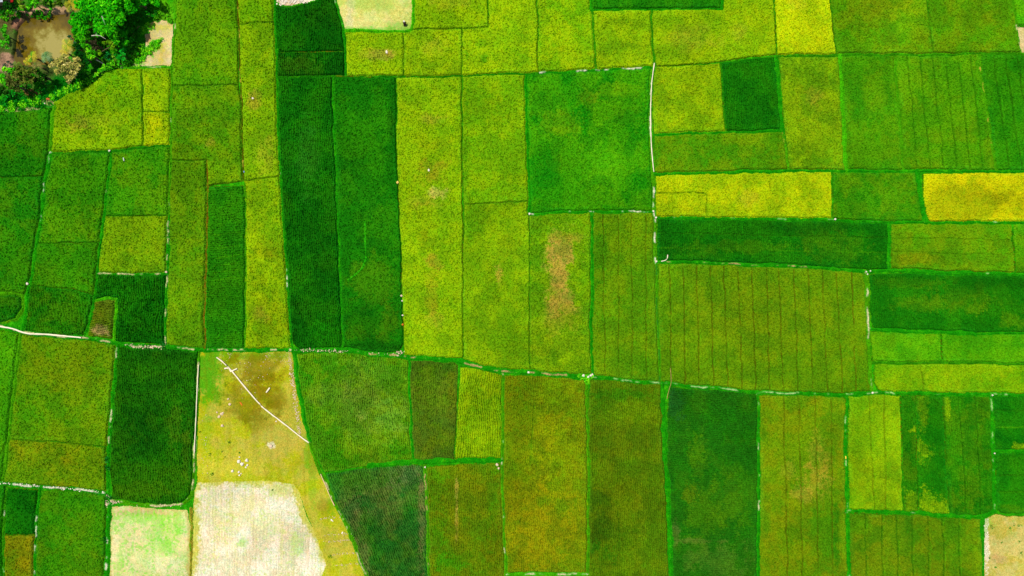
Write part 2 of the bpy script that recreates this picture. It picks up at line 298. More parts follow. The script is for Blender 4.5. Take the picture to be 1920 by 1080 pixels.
F([(374,658),(460,660),(545,660),(552,720),(565,790),(580,828),(592,880),(604,900),(640,975),(685,1080),(715,1180),(560,1180),(610,1060),(560,925),(548,908),(500,902),(368,906),(366,800),(371,720)], 'fal', 'mustard-tan fallow pasture with a long hose laid across it', cat='fallow field', name='fallow_field', group='fallow plots', h=.07, amp=.098, gap=0, streak=[(88,'fal2',.25,6)],
  mix=('tan', .5), speck='brown', p=[(388,695,30,60,(70,160,20),.9),(470,668,80,8,(90,160,20),.7),(585,900,10,60,(120,170,24),.5),(430,690,20,20,(140,160,24),.5),(490,690,50,30,'fal2',.7),(470,750,46,50,'fal2',.65),(510,740,26,40,'fal2',.5),(485,790,30,30,'fal2',.5),(385,790,10,50,'grassy',.3),(520,835,50,30,'tan',.8),(508,836,6,5,'white',.9),(460,850,60,30,'tan',.4),(610,950,14,20,'fal2',.4),(580,870,30,30,'fal2',.35),(480,730,14,10,'brown',.5),(575,850,6,60,'grassy',.5),(620,930,8,40,'grassy',.5),(440,880,60,16,(200,190,60),.6)])
F([(363,920),(370,902),(430,898),(500,902),(548,906),(560,925),(575,970),(595,1015),(612,1045),(640,1085),(700,1180),(350,1180),(356,1080),(360,980)], 'pale', 'pale ploughed stubble plot with a bright bare surface at the bottom edge', cat='fallow field', name='fallow_field', group='fallow plots', h=.05, amp=.06,
  mix=((240,228,200), .7), rows=(5.5, 90, .05), speck=(176,196,90), gap=0, sp=(.58,.45), streak=[(90,(196,182,130),.42,2.4),(90,(204,204,120),.5,6),(0,(206,196,140),.25,3)], edge=((196,192,84), 14), p=[(520,925,20,14,(190,200,90),.7),(452,1018,14,10,(140,200,70),.65),(440,960,50,40,(220,216,150),.5),(555,1030,14,24,(150,205,80),.5),(500,990,30,24,(216,216,150),.5),(580,1068,26,14,'white',.6),(400,930,40,20,(240,224,196),.5)])
F([(206,952),(240,950),(300,955),(350,958),(354,990),(351,1180),(202,1180),(203,1040)], (214,208,140), 'pale bare plot overgrown with lime green weeds, at the bottom edge', cat='fallow field', name='fallow_field', group='fallow plots', h=.05, amp=.06,
  mix=((160,204,90), .5), mixs=20, speck=(110,196,36), sp=(.54,.6), gap=0, streak=[(90,(226,206,160),.5,4)], edge=((190,180,100), 6), p=[(270,962,60,8,'pink',.7),(265,975,40,12,(120,205,40),.6),(330,985,26,30,(140,205,50),.55),(240,1010,30,26,'sand',.6),(290,1055,50,20,(226,212,160),.5),(212,1040,8,60,'sand',.8),(310,1060,30,20,(230,216,164),.5),(220,1065,10,16,(120,200,40),.5),(300,1030,30,16,(130,200,50),.5),(345,1010,6,60,'sand',.6)])
F([(76,920),(140,919),(197,927),(200,1000),(194,1180),(60,1180),(67,1000)], 'g2', 'mid-green plot at the bottom edge left of the weedy pale plot', mix=('ol2', .6), p=[(100,960,24,60,'g3',.4),(150,1040,40,40,'ol',.4)])
F([(12,914),(70,919),(66,980),(65,1004),(8,1003)], 'g4', 'small dark green plot below the white mottled bund at lower left', mix=('g3', .5), p=[(50,960,20,40,'g5',.5)])
F([(7,1004),(65,1004),(60,1080),(60,1180),(2,1180)], 'ob', 'small brown plot in the bottom left corner', mix=('olb', .8), p=[(40,1020,26,16,'ob',.5),(20,1060,14,30,'g2',.5)])
F([(-100,908),(8,910),(4,1000),(0,1180),(-100,1180)], 'g3', 'dark sliver plot on the left edge at the bottom corner', mix=('g2', .4))
# --- south, centre
F([(554,662),(642,661),(700,668),(763,672),(766,740),(770,800),(774,868),(700,872),(608,887),(592,860),(580,828),(567,775),(558,720)], (106,158,26),
  'pale green cloudy plot right of the tan fallow', mix=('g2', .5), mixs=40, h=.3, rows=(3.6, 88, .12),
  p=[(640,680,60,30,'g2',.6),(680,760,60,60,'gyb',.45),(730,780,30,40,(120,180,50),.6),(680,780,14,10,(160,190,70),.5),(615,800,24,60,'g2',.5),(740,850,34,14,'g2',.7),(650,860,50,16,'g2',.7),(745,800,20,14,(130,170,50),.5),(575,700,20,30,'bsq',.5),(690,695,50,20,(110,170,40),.4),(700,860,20,14,'brn2',.4),(630,740,60,20,'gyb',.3)])
F([(768,674),(800,675),(850,679),(859,686),(856,770),(851,862),(773,867),(768,760)], (92,120,30), 'brownish green plot ruled with fine rows, between green and yellow plots', mix=('ol2', .5), h=.3, rows=(3.6, 90, .10), p=[(850,730,10,70,'brown',.25),(800,830,30,30,'brown',.22),(800,720,30,30,'ol2',.4),(845,685,12,10,'g4',.6)])
F([(863,688),(880,688),(943,702),(942,780),(940,863),(852,863),(858,760)], 'yg2', 'small bright yellow-olive plot beside the brownish ruled plot', mix=('ol', .4), rows=(4, 90, .16), p=[(900,730,30,30,'olb2',.3)])
F([(610,889),(700,875),(793,872),(797,930),(800,1000),(803,1180),(720,1180),(683,1080),(650,990),(625,935)], 'sage', 'blue-green plot with slanting brown planting rows beside the diagonal bund', mix=('gyb', .4), h=.28, rows=(4.2, 66, .2),
  p=[(660,900,40,20,'g2',.4),(760,890,34,24,(120,130,80),.5),(720,950,50,40,(120,120,60),.4),(700,1000,20,30,'g3',.6),(770,960,20,20,'g4',.6),(660,960,20,30,(130,120,70),.45),(790,980,8,90,(150,120,80),.5),(740,1040,50,30,'g3',.4),(680,1050,14,40,(150,120,80),.4)])
F([(800,876),(870,869),(940,868),(942,960),(948,1078),(950,1180),(804,1180),(800,960)], 'olb', 'brown-green plot with a thin tan streak down its middle', mix=('ol2', .6), h=.3, rows=(4, 90, .08),
  p=[(856,960,3,60,(176,156,60),.8),(860,1010,12,40,'ob',.45),(900,930,20,40,'ob',.4),(820,890,20,12,'g1',.6),(845,1060,30,20,'g2',.7),(820,1000,16,60,'g2',.4),(925,940,10,60,'g2',.4),(932,880,10,8,'g1',.5)])
F([(946,702),(1080,706),(1097,712),(1101,780),(1103,900),(1102,1074),(950,1074),(944,950),(943,780)], 'olb2', 'tall olive plot turning orange-brown toward its foot', mix=('ol', .5), rows=(4, 90, .06),
  p=[(1030,730,60,24,'yg',.4),(970,790,26,70,'olb',.7),(975,760,20,40,'g2',.35),(1050,850,50,50,'yg2',.35),(1020,830,20,60,'golddark',.5),(1020,925,60,8,'golddark',.5),(1010,1000,60,70,(148,142,12),.8),(960,930,14,40,'ob',.4),(1080,1010,20,50,(140,140,12),.4),(1075,1060,20,12,'g3',.4),(960,870,14,20,'g3',.3)],
  l=[(1002,750,995,870,1,'g2',.4,.08)])
F([(1105,712),(1150,713),(1240,720),(1245,800),(1249,900),(1256,1000),(1258,1180),(1103,1180),(1103,900),(1101,780)], (94,124,10), 'dim brownish-olive plot with a darker rounded corner low in it', mix=('ol2', .5), rows=(4, 90, .09),
  p=[(1180,740,60,12,'g3',.6),(1190,775,50,20,'yg',.3),(1120,760,12,30,'g4',.4),(1128,990,30,66,(54,84,12),.85),(1135,1030,20,20,'g3',.5),(1150,830,50,40,(90,90,16),.4),(1180,960,30,60,'olb2',.35)],
  l=[(1110,916,1140,916,1.2,'olb2',.5,0),(1140,916,1156,940,1.2,'olb2',.5,0),(1156,940,1164,1050,1.2,'gap',.5,.1),(1110,1058,1166,1058,1.2,'gap',.5,.1)])
F([(1254,726),(1340,731),(1419,737),(1422,860),(1421,1180),(1261,1180),(1252,900),(1249,800)], (44,112,24), 'dark green plot with vertical yellowish streaks, left of a furrowed olive plot', mix=('g4', .35), rows=(4, 0, .1), h=.35,
  p=[(1310,850,16,44,'ol2',.6),(1320,970,30,50,'ol2',.45),(1375,930,30,50,'ol2',.5),(1295,930,14,14,'olb',.45),(1310,1015,50,4,(110,126,50),.5),(1265,1000,8,30,(120,120,60),.35),(1340,1050,60,30,'gyb',.3),(1265,750,18,30,(30,84,40),.6),(1400,860,18,80,'g4',.5),(1350,780,30,30,'bsq',.3)])
F([(1424,740),(1500,741),(1580,742),(1588,752),(1586,804),(1588,893),(1590,960),(1592,1180),(1424,1180)], 'ol', 'furrowed olive plot with a large tan worn patch', mix=('olb2', .55),
  l=stripes([(1470,1477),(1498,1505),(1529,1535),(1559,1562)], 742, 1080, 'gapb', .65), p=[(1530,900,24,30,(166,146,44),.7),(1510,925,20,12,(176,156,50),.5),(1540,870,18,36,'dry',.3),(1545,1010,26,60,'g3',.5),(1568,1010,6,60,'g4',.7),(1530,840,14,30,'dry',.3),(1480,880,14,14,'dry',.3)])
F([(1592,742),(1640,740),(1688,742),(1690,830),(1693,963),(1590,957),(1590,860)], 'yg', 'olive-yellow furrowed plot beside the mottled bund', mix=('ol', .5), l=stripes([(1630,1641),(1658,1662)], 742, 960, 'gapb', .55), p=[(1610,760,14,30,'g1',.4),(1640,900,40,40,'olb2',.3),(1600,940,14,20,'g1',.4)])
F([(1689,742),(1717,742),(1722,960),(1694,962)], 'g3', 'thin dark green furrow strip beside the patchwork plot', mix=('ol2', .5), p=[(1710,806,10,6,'yg2',.9),(1705,945,16,24,'yg',.7)], rows=(4,90,.1))
F([(1717,742),(1766,742),(1774,860),(1782,967),(1740,964),(1722,958)], 'g3', 'dark patchwork plot with blocky yellow leftover patches', mix=('g4', .4), rows=(4, 90, .14),
  p=[(1728,768,12,32,'ol',.9),(1732,848,14,18,'yg',.8),(1740,945,22,22,'yg2',.8),(1762,955,20,16,'yg2',.8),(1755,800,14,70,'g4',.5)])
F([(1767,742),(1860,741),(1862,830),(1865,900),(1866,958),(1842,968),(1782,967),(1774,860)], 'g3', 'dark green furrowed plot with a yellow top corner', mix=('ol2', .5), rows=(4, 90, .12),
  l=[(1768,742,1782,966,1.6,'gap',.9,.25)] + stripes([(1798,1813),(1829,1839)], 742, 966, 'gap', .85), p=[(1776,760,9,20,'yg2',.85),(1820,820,10,60,'g2',.3),(1790,860,12,60,'g2',.5),(1820,920,20,30,'olb',.3)])
F([(1864,743),(2020,743),(2020,844),(1866,845)], 'g4', 'dark green plot on the right edge just below the cross track', mix=('g3', .5), l=[(1866,801,2020,802,1,'g1',.6,0),(1866,770,2020,772,1,'gap',.5,.1)], p=[(1915,838,14,7,'yg',.8),(1895,790,30,20,'g3',.5)])
F([(1867,848),(2020,847),(2020,964),(1880,962),(1870,956)], 'g3', 'dark green plot on the right edge above the tan fallow', mix=('g4', .5), l=[(1868,892,2020,893,1.2,'gap',.7,.2),(1868,922,2020,924,1.2,'gap',.7,.2)], p=[(1890,870,26,18,'g2',.5),(1895,955,30,8,'ol2',.5)])
F([(1593,962),(1680,965),(1722,963),(1760,971),(1840,973),(1845,1080),(1846,1180),(1594,1180)], 'ol2', 'furrowed dull green plot at the bottom edge left of the tan fallow', mix=('olb', .5),
  l=stripes([(1623,1624),(1654,1655),(1681,1684),(1710,1712),(1740,1742),(1767,1770),(1798,1800)], 964, 1080, 'gap', .8), p=[(1704,978,7,18,'g4',.7),(1716,1010,9,20,'g3',.5),(1610,980,20,20,'g1',.35),(1790,1010,40,60,'g3',.45),(1835,1040,10,60,'yg',.4)])
F([(1849,974),(1868,964),(1890,967),(2020,968),(2020,1180),(1847,1180),(1846,1080)], (184,172,70), 'tan dry fallow plot dotted with small green tufts in the bottom right corner', cat='fallow field', name='fallow_field', group='fallow plots', h=.05, amp=.06,
  mix=('sand', .2), speck='g1', p=[(1852,1020,5,50,'white',.6),(1850,985,14,14,'lime',.35),(1880,1050,14,8,'pink',.6),(1900,1000,50,10,'dry',.2)])
F([(950,1080),(1101,1080),(1101,1180),(952,1180)], 'olb2', 'olive plot almost wholly below the bottom edge, under the pale grass bund', mix=('ol', .5))
# sandy yard by the grove and gravel strip at the top
F([(268,66),(272,44),(286,37),(300,36),(322,38),(321,80),(320,122),(240,122),(252,112),(270,98)], 'sand', 'sandy yard with a lime green weed clump beside the tree grove', cat='bare yard', name='bare_yard', group=None, h=.05, amp=.06,
  mix=((200,180,90), .5), p=[(290,86,14,14,'lime',.95),(278,96,10,10,'lime',.9),(262,60,8,12,'grassy',.8),(276,70,8,10,(176,140,80),.8),(300,95,8,20,(200,180,40),.6),(310,60,8,30,(220,206,120),.6),(256,108,14,12,'grassy',.9),(285,48,30,8,(190,190,60),.6)])
F([(514,-100),(600,-100),(600,-6),(590,0),(560,5),(542,9),(525,7),(514,2)], (214,184,140), 'pinkish gravelly bare strip cut by the top edge above the darkest plot', cat='bare yard', name='bare_yard', group=None, h=.05, amp=.10, mix=('white', .6), speck='grassy')

# ------------------------------------------------------------------ bunds: (points, half width px, colour, pale centre half width, pale coverage 0..1, pale colour)
BUNDS = [
 ([(-100,604),(0,610),(40,622),(75,627),(150,633),(200,640),(240,648),(270,651),(310,649),(345,653),(400,656),(460,657),(545,657)], 3.6, 'bund', 1.2, .5, 'sand'),
 ([(545,657),(600,656),(640,655),(700,664),(756,668),(810,671),(860,677),(880,684),(940,695),(990,698),(1085,706)], 4.2, 'bund', 1.3, .4, 'pink'),
 ([(1085,706),(1100,707),(1150,711),(1237,718),(1300,724),(1420,735),(1500,738)], 3.2, 'bund', 1.1, .55, 'wg'),
 ([(1500,738),(1588,740),(1636,737),(1740,738),(1861,741),(2020,741)], 3.2, 'bund', 1.0, .3, 'wg'),
 ([(93,285),(84,330),(76,397),(67,454),(58,517),(51,540),(44,600),(38,622)], 3.8, 'bund', 1.0, .2, 'white'),
 ([(99,198),(96,235),(92,282)], 3.4, 'g1', 0, 0, 'white'),
 ([(206,282),(200,353),(193,404),(187,454),(181,511),(176,553),(168,600),(157,632)], 2.8, 'bund', .8, .2, 'sand'),
 ([(333,-100),(330,0),(325,70),(321,125),(318,272),(318,301),(315,402)], 2.2, 'g1', .7, .06, 'sand'),
 ([(315,402),(312,514),(309,590),(308,648)], 2.6, 'bund', 1.0, .45, 'sand'),
 ([(92,286),(205,283),(266,276),(290,272),(318,273)], 1.7, 'g3', 0, 0, 'white'),
 ([(224,125),(268,125),(321,125)], 2.4, 'lime', .7, .4, 'sand'),
 ([(181,512),(230,513),(290,514),(313,512)], 2.2, 'bund', 1.0, .55, 'sand'),
 ([(176,563),(200,558),(216,560),(214,600),(211,637)], 2.2, 'lime', 0, 0, 'sand'),
 ([(-100,551),(20,549),(38,554),(40,575),(28,598),(0,606)], 2.8, 'g1', .8, .15, 'yg'),
 ([(386,300),(387,420),(384,520),(382,600),(384,652)], 1.5, 'brown', 0, 0, 'sand'),
 ([(458,342),(460,480),(458,655)], 1.6, 'g1', .6, .2, 'yg'),
 ([(444,0),(448,110),(452,220),(456,335)], 1.5, 'gapb', .7, .35, 'straw'),
 ([(514,-100),(514,0),(517,120),(520,220),(525,330),(531,420),(537,520),(541,600),(546,656)], 2.0, 'bund', .6, .12, 'white'),
 ([(623,142),(626,240),(631,370),(635,480),(638,540),(642,656)], 1.7, 'bund', 0, 0, 'white'),
 ([(622,-100),(628,0),(637,33),(643,53),(646,100),(648,140)], 2.0, 'bund', .6, .15, 'white'),
 ([(520,142),(622,141),(648,141),(742,144),(865,141),(985,137),(1010,135)], 1.6, 'g3', .6, .15, 'brown'),
 ([(1010,135),(1060,134),(1116,130),(1170,127),(1225,126)], 2.0, 'bund', 1.1, .6, 'white'),
 ([(985,138),(989,270),(993,401)], 2.4, 'bund', 0, 0, 'white'),
 ([(993,401),(1080,397),(1150,397),(1226,396)], 2.4, 'bund', .8, .3, 'white'),
 ([(1227,120),(1222,145),(1220,200),(1220,250),(1223,310),(1226,360),(1226,396),(1228,410),(1230,490)], 3.0, 'g1', 1.2, .45, 'white'),
 ([(1109,397),(1110,500),(1109,600),(1110,706)], 2.4, 'bund', 0, 0, 'wg'),
 ([(1230,490),(1233,600),(1238,718)], 2.2, 'g1', .9, .5, 'sage'),
 ([(1230,490),(1300,491),(1380,495),(1480,498),(1560,502),(1625,509)], 3.0, 'bund', 1.0, .4, 'pink'),
 ([(1625,509),(1668,507),(1760,510),(2020,517)], 3.4, 'bund', .8, .12, 'wg'),
 ([(1228,407),(1340,408),(1480,411),(1566,412),(1640,416),(1730,417),(2020,417)], 2.4, 'bund', .8, .15, 'wg'),
 ([(1228,325),(1350,322),(1480,320),(1590,320),(1720,320),(1870,320),(2020,320)], 2.6, 'bund', .7, .25, 'lime'),
 ([(1226,252),(1300,249),(1362,247),(1468,244)], 2.2, 'bund', .6, .3, 'lime'),
 ([(1456,106),(1461,165),(1468,244)], 3.4, 'bund', 0, 0, 'lime'),
 ([(1468,244),(1474,280),(1480,320)], 1.8, 'g1', .6, .3, 'straw'),
 ([(1575,103),(1580,200),(1588,320)], 3.2, 'lime', 0, 0, 'lime'),
 ([(1457,104),(1570,102),(1750,101),(1917,99),(2020,98)], 2.2, 'g2', .7, .3, 'lime'),
 ([(1678,104),(1686,200),(1695,320)], 1.8, 'g1', 0, 0, 'lime'),
 ([(1837,101),(1850,200),(1869,320)], 2.0, 'g1', .6, .3, 'straw'),
 ([(1897,-100),(1900,0),(1907,50),(1918,99)], 1.7, 'g1', .8, .4, 'sand'),
 ([(1722,320),(1728,370),(1737,416)], 4.6, 'bund', 0, 0, 'lime'),
 ([(1667,418),(1667,506)], 3.0, 'bund', .8, .2, 'g1'),
 ([(1624,509),(1628,580),(1630,620),(1631,680),(1636,738)], 3.8, 'g1', 1.3, .5, 'pale'),
 ([(1631,617),(1680,619),(1760,623),(1830,625)], 3.4, 'bund', 0, 0, 'lime'),
 ([(1830,625),(2020,626)], 1.8, 'bund', 0, 0, 'lime'),
 ([(1634,680),(1760,680),(2020,683)], 1.8, 'g2', .6, .15, 'lime'),
 ([(1590,741),(1587,804),(1588,893),(1591,950),(1590,971),(1592,1080),(1594,1180)], 3.0, 'bund', .8, .15, 'wg'),
 ([(1590,957),(1640,960),(1722,961),(1750,966),(1800,970),(1843,970),(1866,958)], 3.4, 'bund', .8, .2, 'wg'),
 ([(1861,741),(1863,830),(1865,880),(1867,960)], 3.2, 'bund', .9, .3, 'wg'),
 ([(1865,846),(2020,845)], 2.8, 'bund', 0, 0, 'wg'),
 ([(1843,970),(1846,1080),(1846,1180)], 3.4, 'bund', .7, .1, 'lime'),
 ([(1421,735),(1424,860),(1422,1000),(1422,1180)], 2.4, 'bund', .8, .3, 'pale'),
 ([(1241,718),(1245,800),(1250,900),(1256,1000),(1259,1180)], 4.0, 'bund', 0, 0, 'wg'),
 ([(1099,707),(1101,780),(1103,900),(1102,1075),(1102,1180)], 2.2, 'g1', .6, .25, 'yg2'),
 ([(943,700),(942,780),(941,870),(943,960),(948,1076),(951,1180)], 2.4, 'g1', .7, .25, 'pale'),
 ([(766,672),(768,760),(774,867)], 2.0, 'bund', 0, 0, 'white'),
 ([(690,873),(773,867),(850,864),(940,863)], 4.4, 'bund', .8, .12, 'yg'),
 ([(796,872),(800,960),(803,1080),(804,1180)], 2.6, 'g1', .9, .4, 'pink'),
 ([(551,660),(558,720),(567,770),(579,828)], 2.8, 'bund', 0, 0, 'white'),
 ([(579,828),(590,870),(604,893),(625,940),(650,990),(685,1080),(715,1160)], 3.0, 'g1', 1.0, .45, 'sand'),
 ([(372,657),(370,700),(366,780),(363,860),(359,930),(345,945),(290,949),(240,946),(205,938)], 2.8, 'g1', 1.4, .6, 'sand'),
 ([(218,645),(212,720),(205,800),(201,870),(199,915),(204,938)], 3.6, 'bund', 1.2, .3, 'pale'),
 ([(-100,903),(0,906),(70,914),(140,916),(198,925)], 3.4, 'bund', 1.5, .6, 'white'),
 ([(36,626),(25,720),(15,820),(3,905)], 3.4, 'g1', 0, 0, 'white'),
 ([(74,916),(66,980),(62,1080),(60,1180)], 3.0, 'bund', 1.2, .45, 'white'),
 ([(204,944),(199,1040),(196,1080),(194,1180)], 4.2, 'bund', 1.4, .4, 'white'),
 ([(357,955),(354,1080),(352,1180)], 2.6, (176,160,50), 1.0, .4, 'grassy'),
 ([(10,912),(5,1000),(3,1180)], 2.4, 'g2', .8, .25, 'white'),
 ([(774,-100),(774,40),(770,53),(758,57),(648,56)], 3.0, 'lime', 0, 0, 'white'),
 ([(1108,-100),(1109,17)], 2.4, 'bund', 0, 0, 'lime'),
 ([(1109,17),(1354,15),(1356,-100)], 1.8, 'bund', 0, 0, 'lime'),
 ([(948,1077),(1040,1078),(1102,1076)], 3.0, 'lime', 1.2, .5, 'pale'),
 ([(1110,20),(1114,70),(1117,129)], 1.6, 'g2', 0, 0, 'lime'),
 ([(1222,18),(1223,80),(1227,122)], 1.6, 'g2', 0, 0, 'lime'),
]

POND = [(25,52),(35,41),(44,33),(59,30),(74,26),(96,24),(118,21),(134,19),(140,40),(136,70),(132,95),(118,112),(88,120),(52,124),(26,120),(19,105),(21,80)]
# ground colouring round the grove, tree shade painted into its darkest greens: (x, y, rx, ry, colour, strength)
GROUND_P = [(60,80,130,110,(84,84,44),.85),(200,60,90,70,(44,96,22),.9),(30,30,40,30,(96,76,46),.7),(85,18,60,8,(190,150,110),.9),(32,42,12,16,(150,104,80),.9),(10,115,18,16,(170,130,104),.9),
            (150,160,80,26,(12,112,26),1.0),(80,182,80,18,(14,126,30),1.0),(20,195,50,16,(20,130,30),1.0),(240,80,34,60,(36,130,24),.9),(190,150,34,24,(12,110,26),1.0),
            (55,172,16,6,(150,96,60),.8),(300,15,34,24,(90,170,24),.9),(310,25,14,14,(110,190,30),.8),(250,110,26,18,(50,140,24),.9),(30,204,34,5,(210,190,130),.6),(92,190,12,6,(190,180,110),.7)]

# ------------------------------------------------------------------ one relief, split by owner
ST = 1.15
X0, X1, Y0, Y1 = -96.0, 2016.0, -96.0, 1176.0
nx = int((X1 - X0) / ST) + 1; ny = int((Y1 - Y0) / ST) + 1
gx = X0 + np.arange(nx) * ST; gy = Y0 + np.arange(ny) * ST
GX, GY = np.meshgrid(gx, gy)
rng = np.random.default_rng(7)
JX = GX + (rng.random(GX.shape) - .5) * 0.6
JY = GY + (rng.random(GX.shape) - .5) * 0.6
# organic wobble of every edge
EX = JX + (vn(GX, GY, 26, 901) - .5) * 3.0 + (vn(GX, GY, 7, 902) - .5) * 1.8
EY = JY + (vn(GX, GY, 26, 903) - .5) * 3.0 + (vn(GX, GY, 7, 904) - .5) * 1.8
R1 = rng.random(GX.shape).astype(np.float32)                      # leaf scale
R2 = vn(GX, GY, 2.1, 905)                                          # tuft scale
R3 = vn(GX, GY, 7, 906)
R4 = rng.random(GX.shape).astype(np.float32)
R5 = vn(GX, GY, 3.1, 907)
BIG = fbm(GX, GY, 60, 4, 910)

def win(P, pad):
    xs = [p[0] for p in P]; ys = [p[1] for p in P]
    i0 = max(int((min(xs) - pad - X0) / ST), 0); i1 = min(int((max(xs) + pad - X0) / ST) + 2, nx)
    j0 = max(int((min(ys) - pad - Y0) / ST), 0); j1 = min(int((max(ys) + pad - Y0) / ST) + 2, ny)
    return slice(j0, j1), slice(i0, i1)

owner = np.zeros(GX.shape, np.int32)          # 0 ground, 1..nb bunds, 1000+ fields
bs = np.full(GX.shape, -1e9)                  # bund score
bcd = np.full(GX.shape, 1e9)                  # distance to bund centreline
bid = np.zeros(GX.shape, np.int32)
for k, b in enumerate(BUNDS):
    s = win(b[0], b[1] + 6)
    d = pdist(EX[s], EY[s], b[0])
    w = b[1] * (0.72 + 0.8 * vn(GX[s], GY[s], 14, 920 + k % 7))
    sc_ = w - d
    m = sc_ > bs[s]
    bs[s] = np.where(m, sc_, bs[s]); bcd[s] = np.where(m, d, bcd[s]); bid[s] = np.where(m, k + 1, bid[s])
fd = np.full(GX.shape, 0.0)                   # signed distance inside the winning field
infield = np.zeros(GX.shape, bool)
for k, f in enumerate(FIELDS):
    s = win(f['poly'], 4)
    d = sdf(EX[s], EY[s], f['poly'])
    m = (d > 0) & (~infield[s])
    fd[s] = np.where(m, d, fd[s]); infield[s] |= m
    gap = f.get('gap', 0.65)
    owner[s] = np.where(m, np.where(d > gap, 1000 + k, -1), owner[s])
isb = bs > 0
owner = np.where(isb, bid, owner)
fd = np.minimum(fd, np.where(bs > -50, -bs, 50))
pond = sdf(EX, EY, POND)

# heights
Z = np.zeros(GX.shape)
Z += 0.05 * (R3 - .5) + 0.03 * (R1 - .5)
grove = (owner == 0)
Z = np.where(grove & ~infield, 0.12 * R3 + 0.10 * R1 * (R2 > .4), Z)
Z = np.where(owner == -1, 0.14 + .04 * R1, Z)
Z = np.where(pond > -14, np.minimum(Z, 0.02 + 0.1 * R2) - 1.3 * ss(-3, 9, pond), Z)
bh = 0.10 + 0.16 * ss(0, 3, bs) + 0.16 * (R1 - .4) * ss(-1, 2, bs)
Z = np.where(isb, bh, Z)
for k, f in enumerate(FIELDS):
    s = win(f['poly'], 4); m = owner[s] == 1000 + k
    h = f.get('h', 0.46); amp = f.get('amp', 0.20)
    e = ss(0, 2.6, fd[s])
    t = 0.42 * R2[s] + 0.58 * R1[s]
    pits = ss(.36, .16, t)
    z = h * (0.5 + 0.5 * e) + amp * (t - .5) * 0.9 - amp * 0.5 * pits
    if 'rows' in f:
        sp, an, ra = f['rows']; a = math.radians(an)
        u = (EX[s] * math.sin(a) - EY[s] * math.cos(a)) + 2.5 * (BIG[s] - .5) * 6
        z = z + ra * 0.6 * np.cos(2 * math.pi * u / sp) * (0.5 + R3[s])
    for (x1, y1, x2, y2, hw, cc, st, dp) in f.get('l', []):
        dl = pdist(EX[s], EY[s], [(x1, y1), (x2, y2)])
        z = z - dp * ss(hw + 1.2, hw * .3, dl) * (0.5 + R3[s])
    Z[s] = np.where(m, np.maximum(z, 0.03 + .03 * R1[s]), Z[s])

def cname(c): return alb(C[c]) if isinstance(c, str) else alb(c)
def blend(col, c, w):
    t = c if isinstance(c, np.ndarray) else cname(c)
    return col + (t - col) * w[..., None]
def col_dark(b): return np.array([b[0] * .52, b[1] * .74, b[2] * 1.1])
def col_yel(b):
    k = 1.5 if b[0] < .45 * b[1] else (1.25 if b[0] < .7 * b[1] else 1.06)
    return np.array([b[0] * k + .006, b[1] * 1.12, b[2]])

PXW = (JX - 960.0) / 12.0 * KS
PYW = (540.0 - JY) / 12.0 * KS

CO = owner[:-1, :-1]                          # cell owner
NI = np.arange(nx * ny).reshape(ny, nx)
def split_mesh(name, mask, s, colfn, m):
    js, is_ = np.nonzero(mask)
    if len(js) == 0: return None
    js = js + s[0].start; is_ = is_ + s[1].start
    a = NI[js, is_]; b = NI[js + 1, is_]; c = NI[js + 1, is_ + 1]; d = NI[js, is_ + 1]
    Q = np.stack([a, b, c, d], 1)
    # y runs down in pixels: a(top-left) b(bottom-left) c(bottom-right) d(top-right) faces up
    u, inv = np.unique(Q.ravel(), return_inverse=True)
    V = np.stack([PXW.ravel()[u], PYW.ravel()[u], Z.ravel()[u]], 1)
    cc = colfn(u)
    return mesh_obj(name, V, inv.reshape(-1, 4), m, cc)

def cellwin(s):
    return (slice(s[0].start, min(s[0].stop, ny - 1)), slice(s[1].start, min(s[1].stop, nx - 1)))

crop_m = mat("crop_leaves", None, .9, .0, noise=.10, nscale=9)
soil_m = mat("dry_soil_and_turf", None, .95, .0, noise=.12, nscale=5)
verge_m = mat("bund_turf", None, .95, .0, noise=.14, nscale=8)

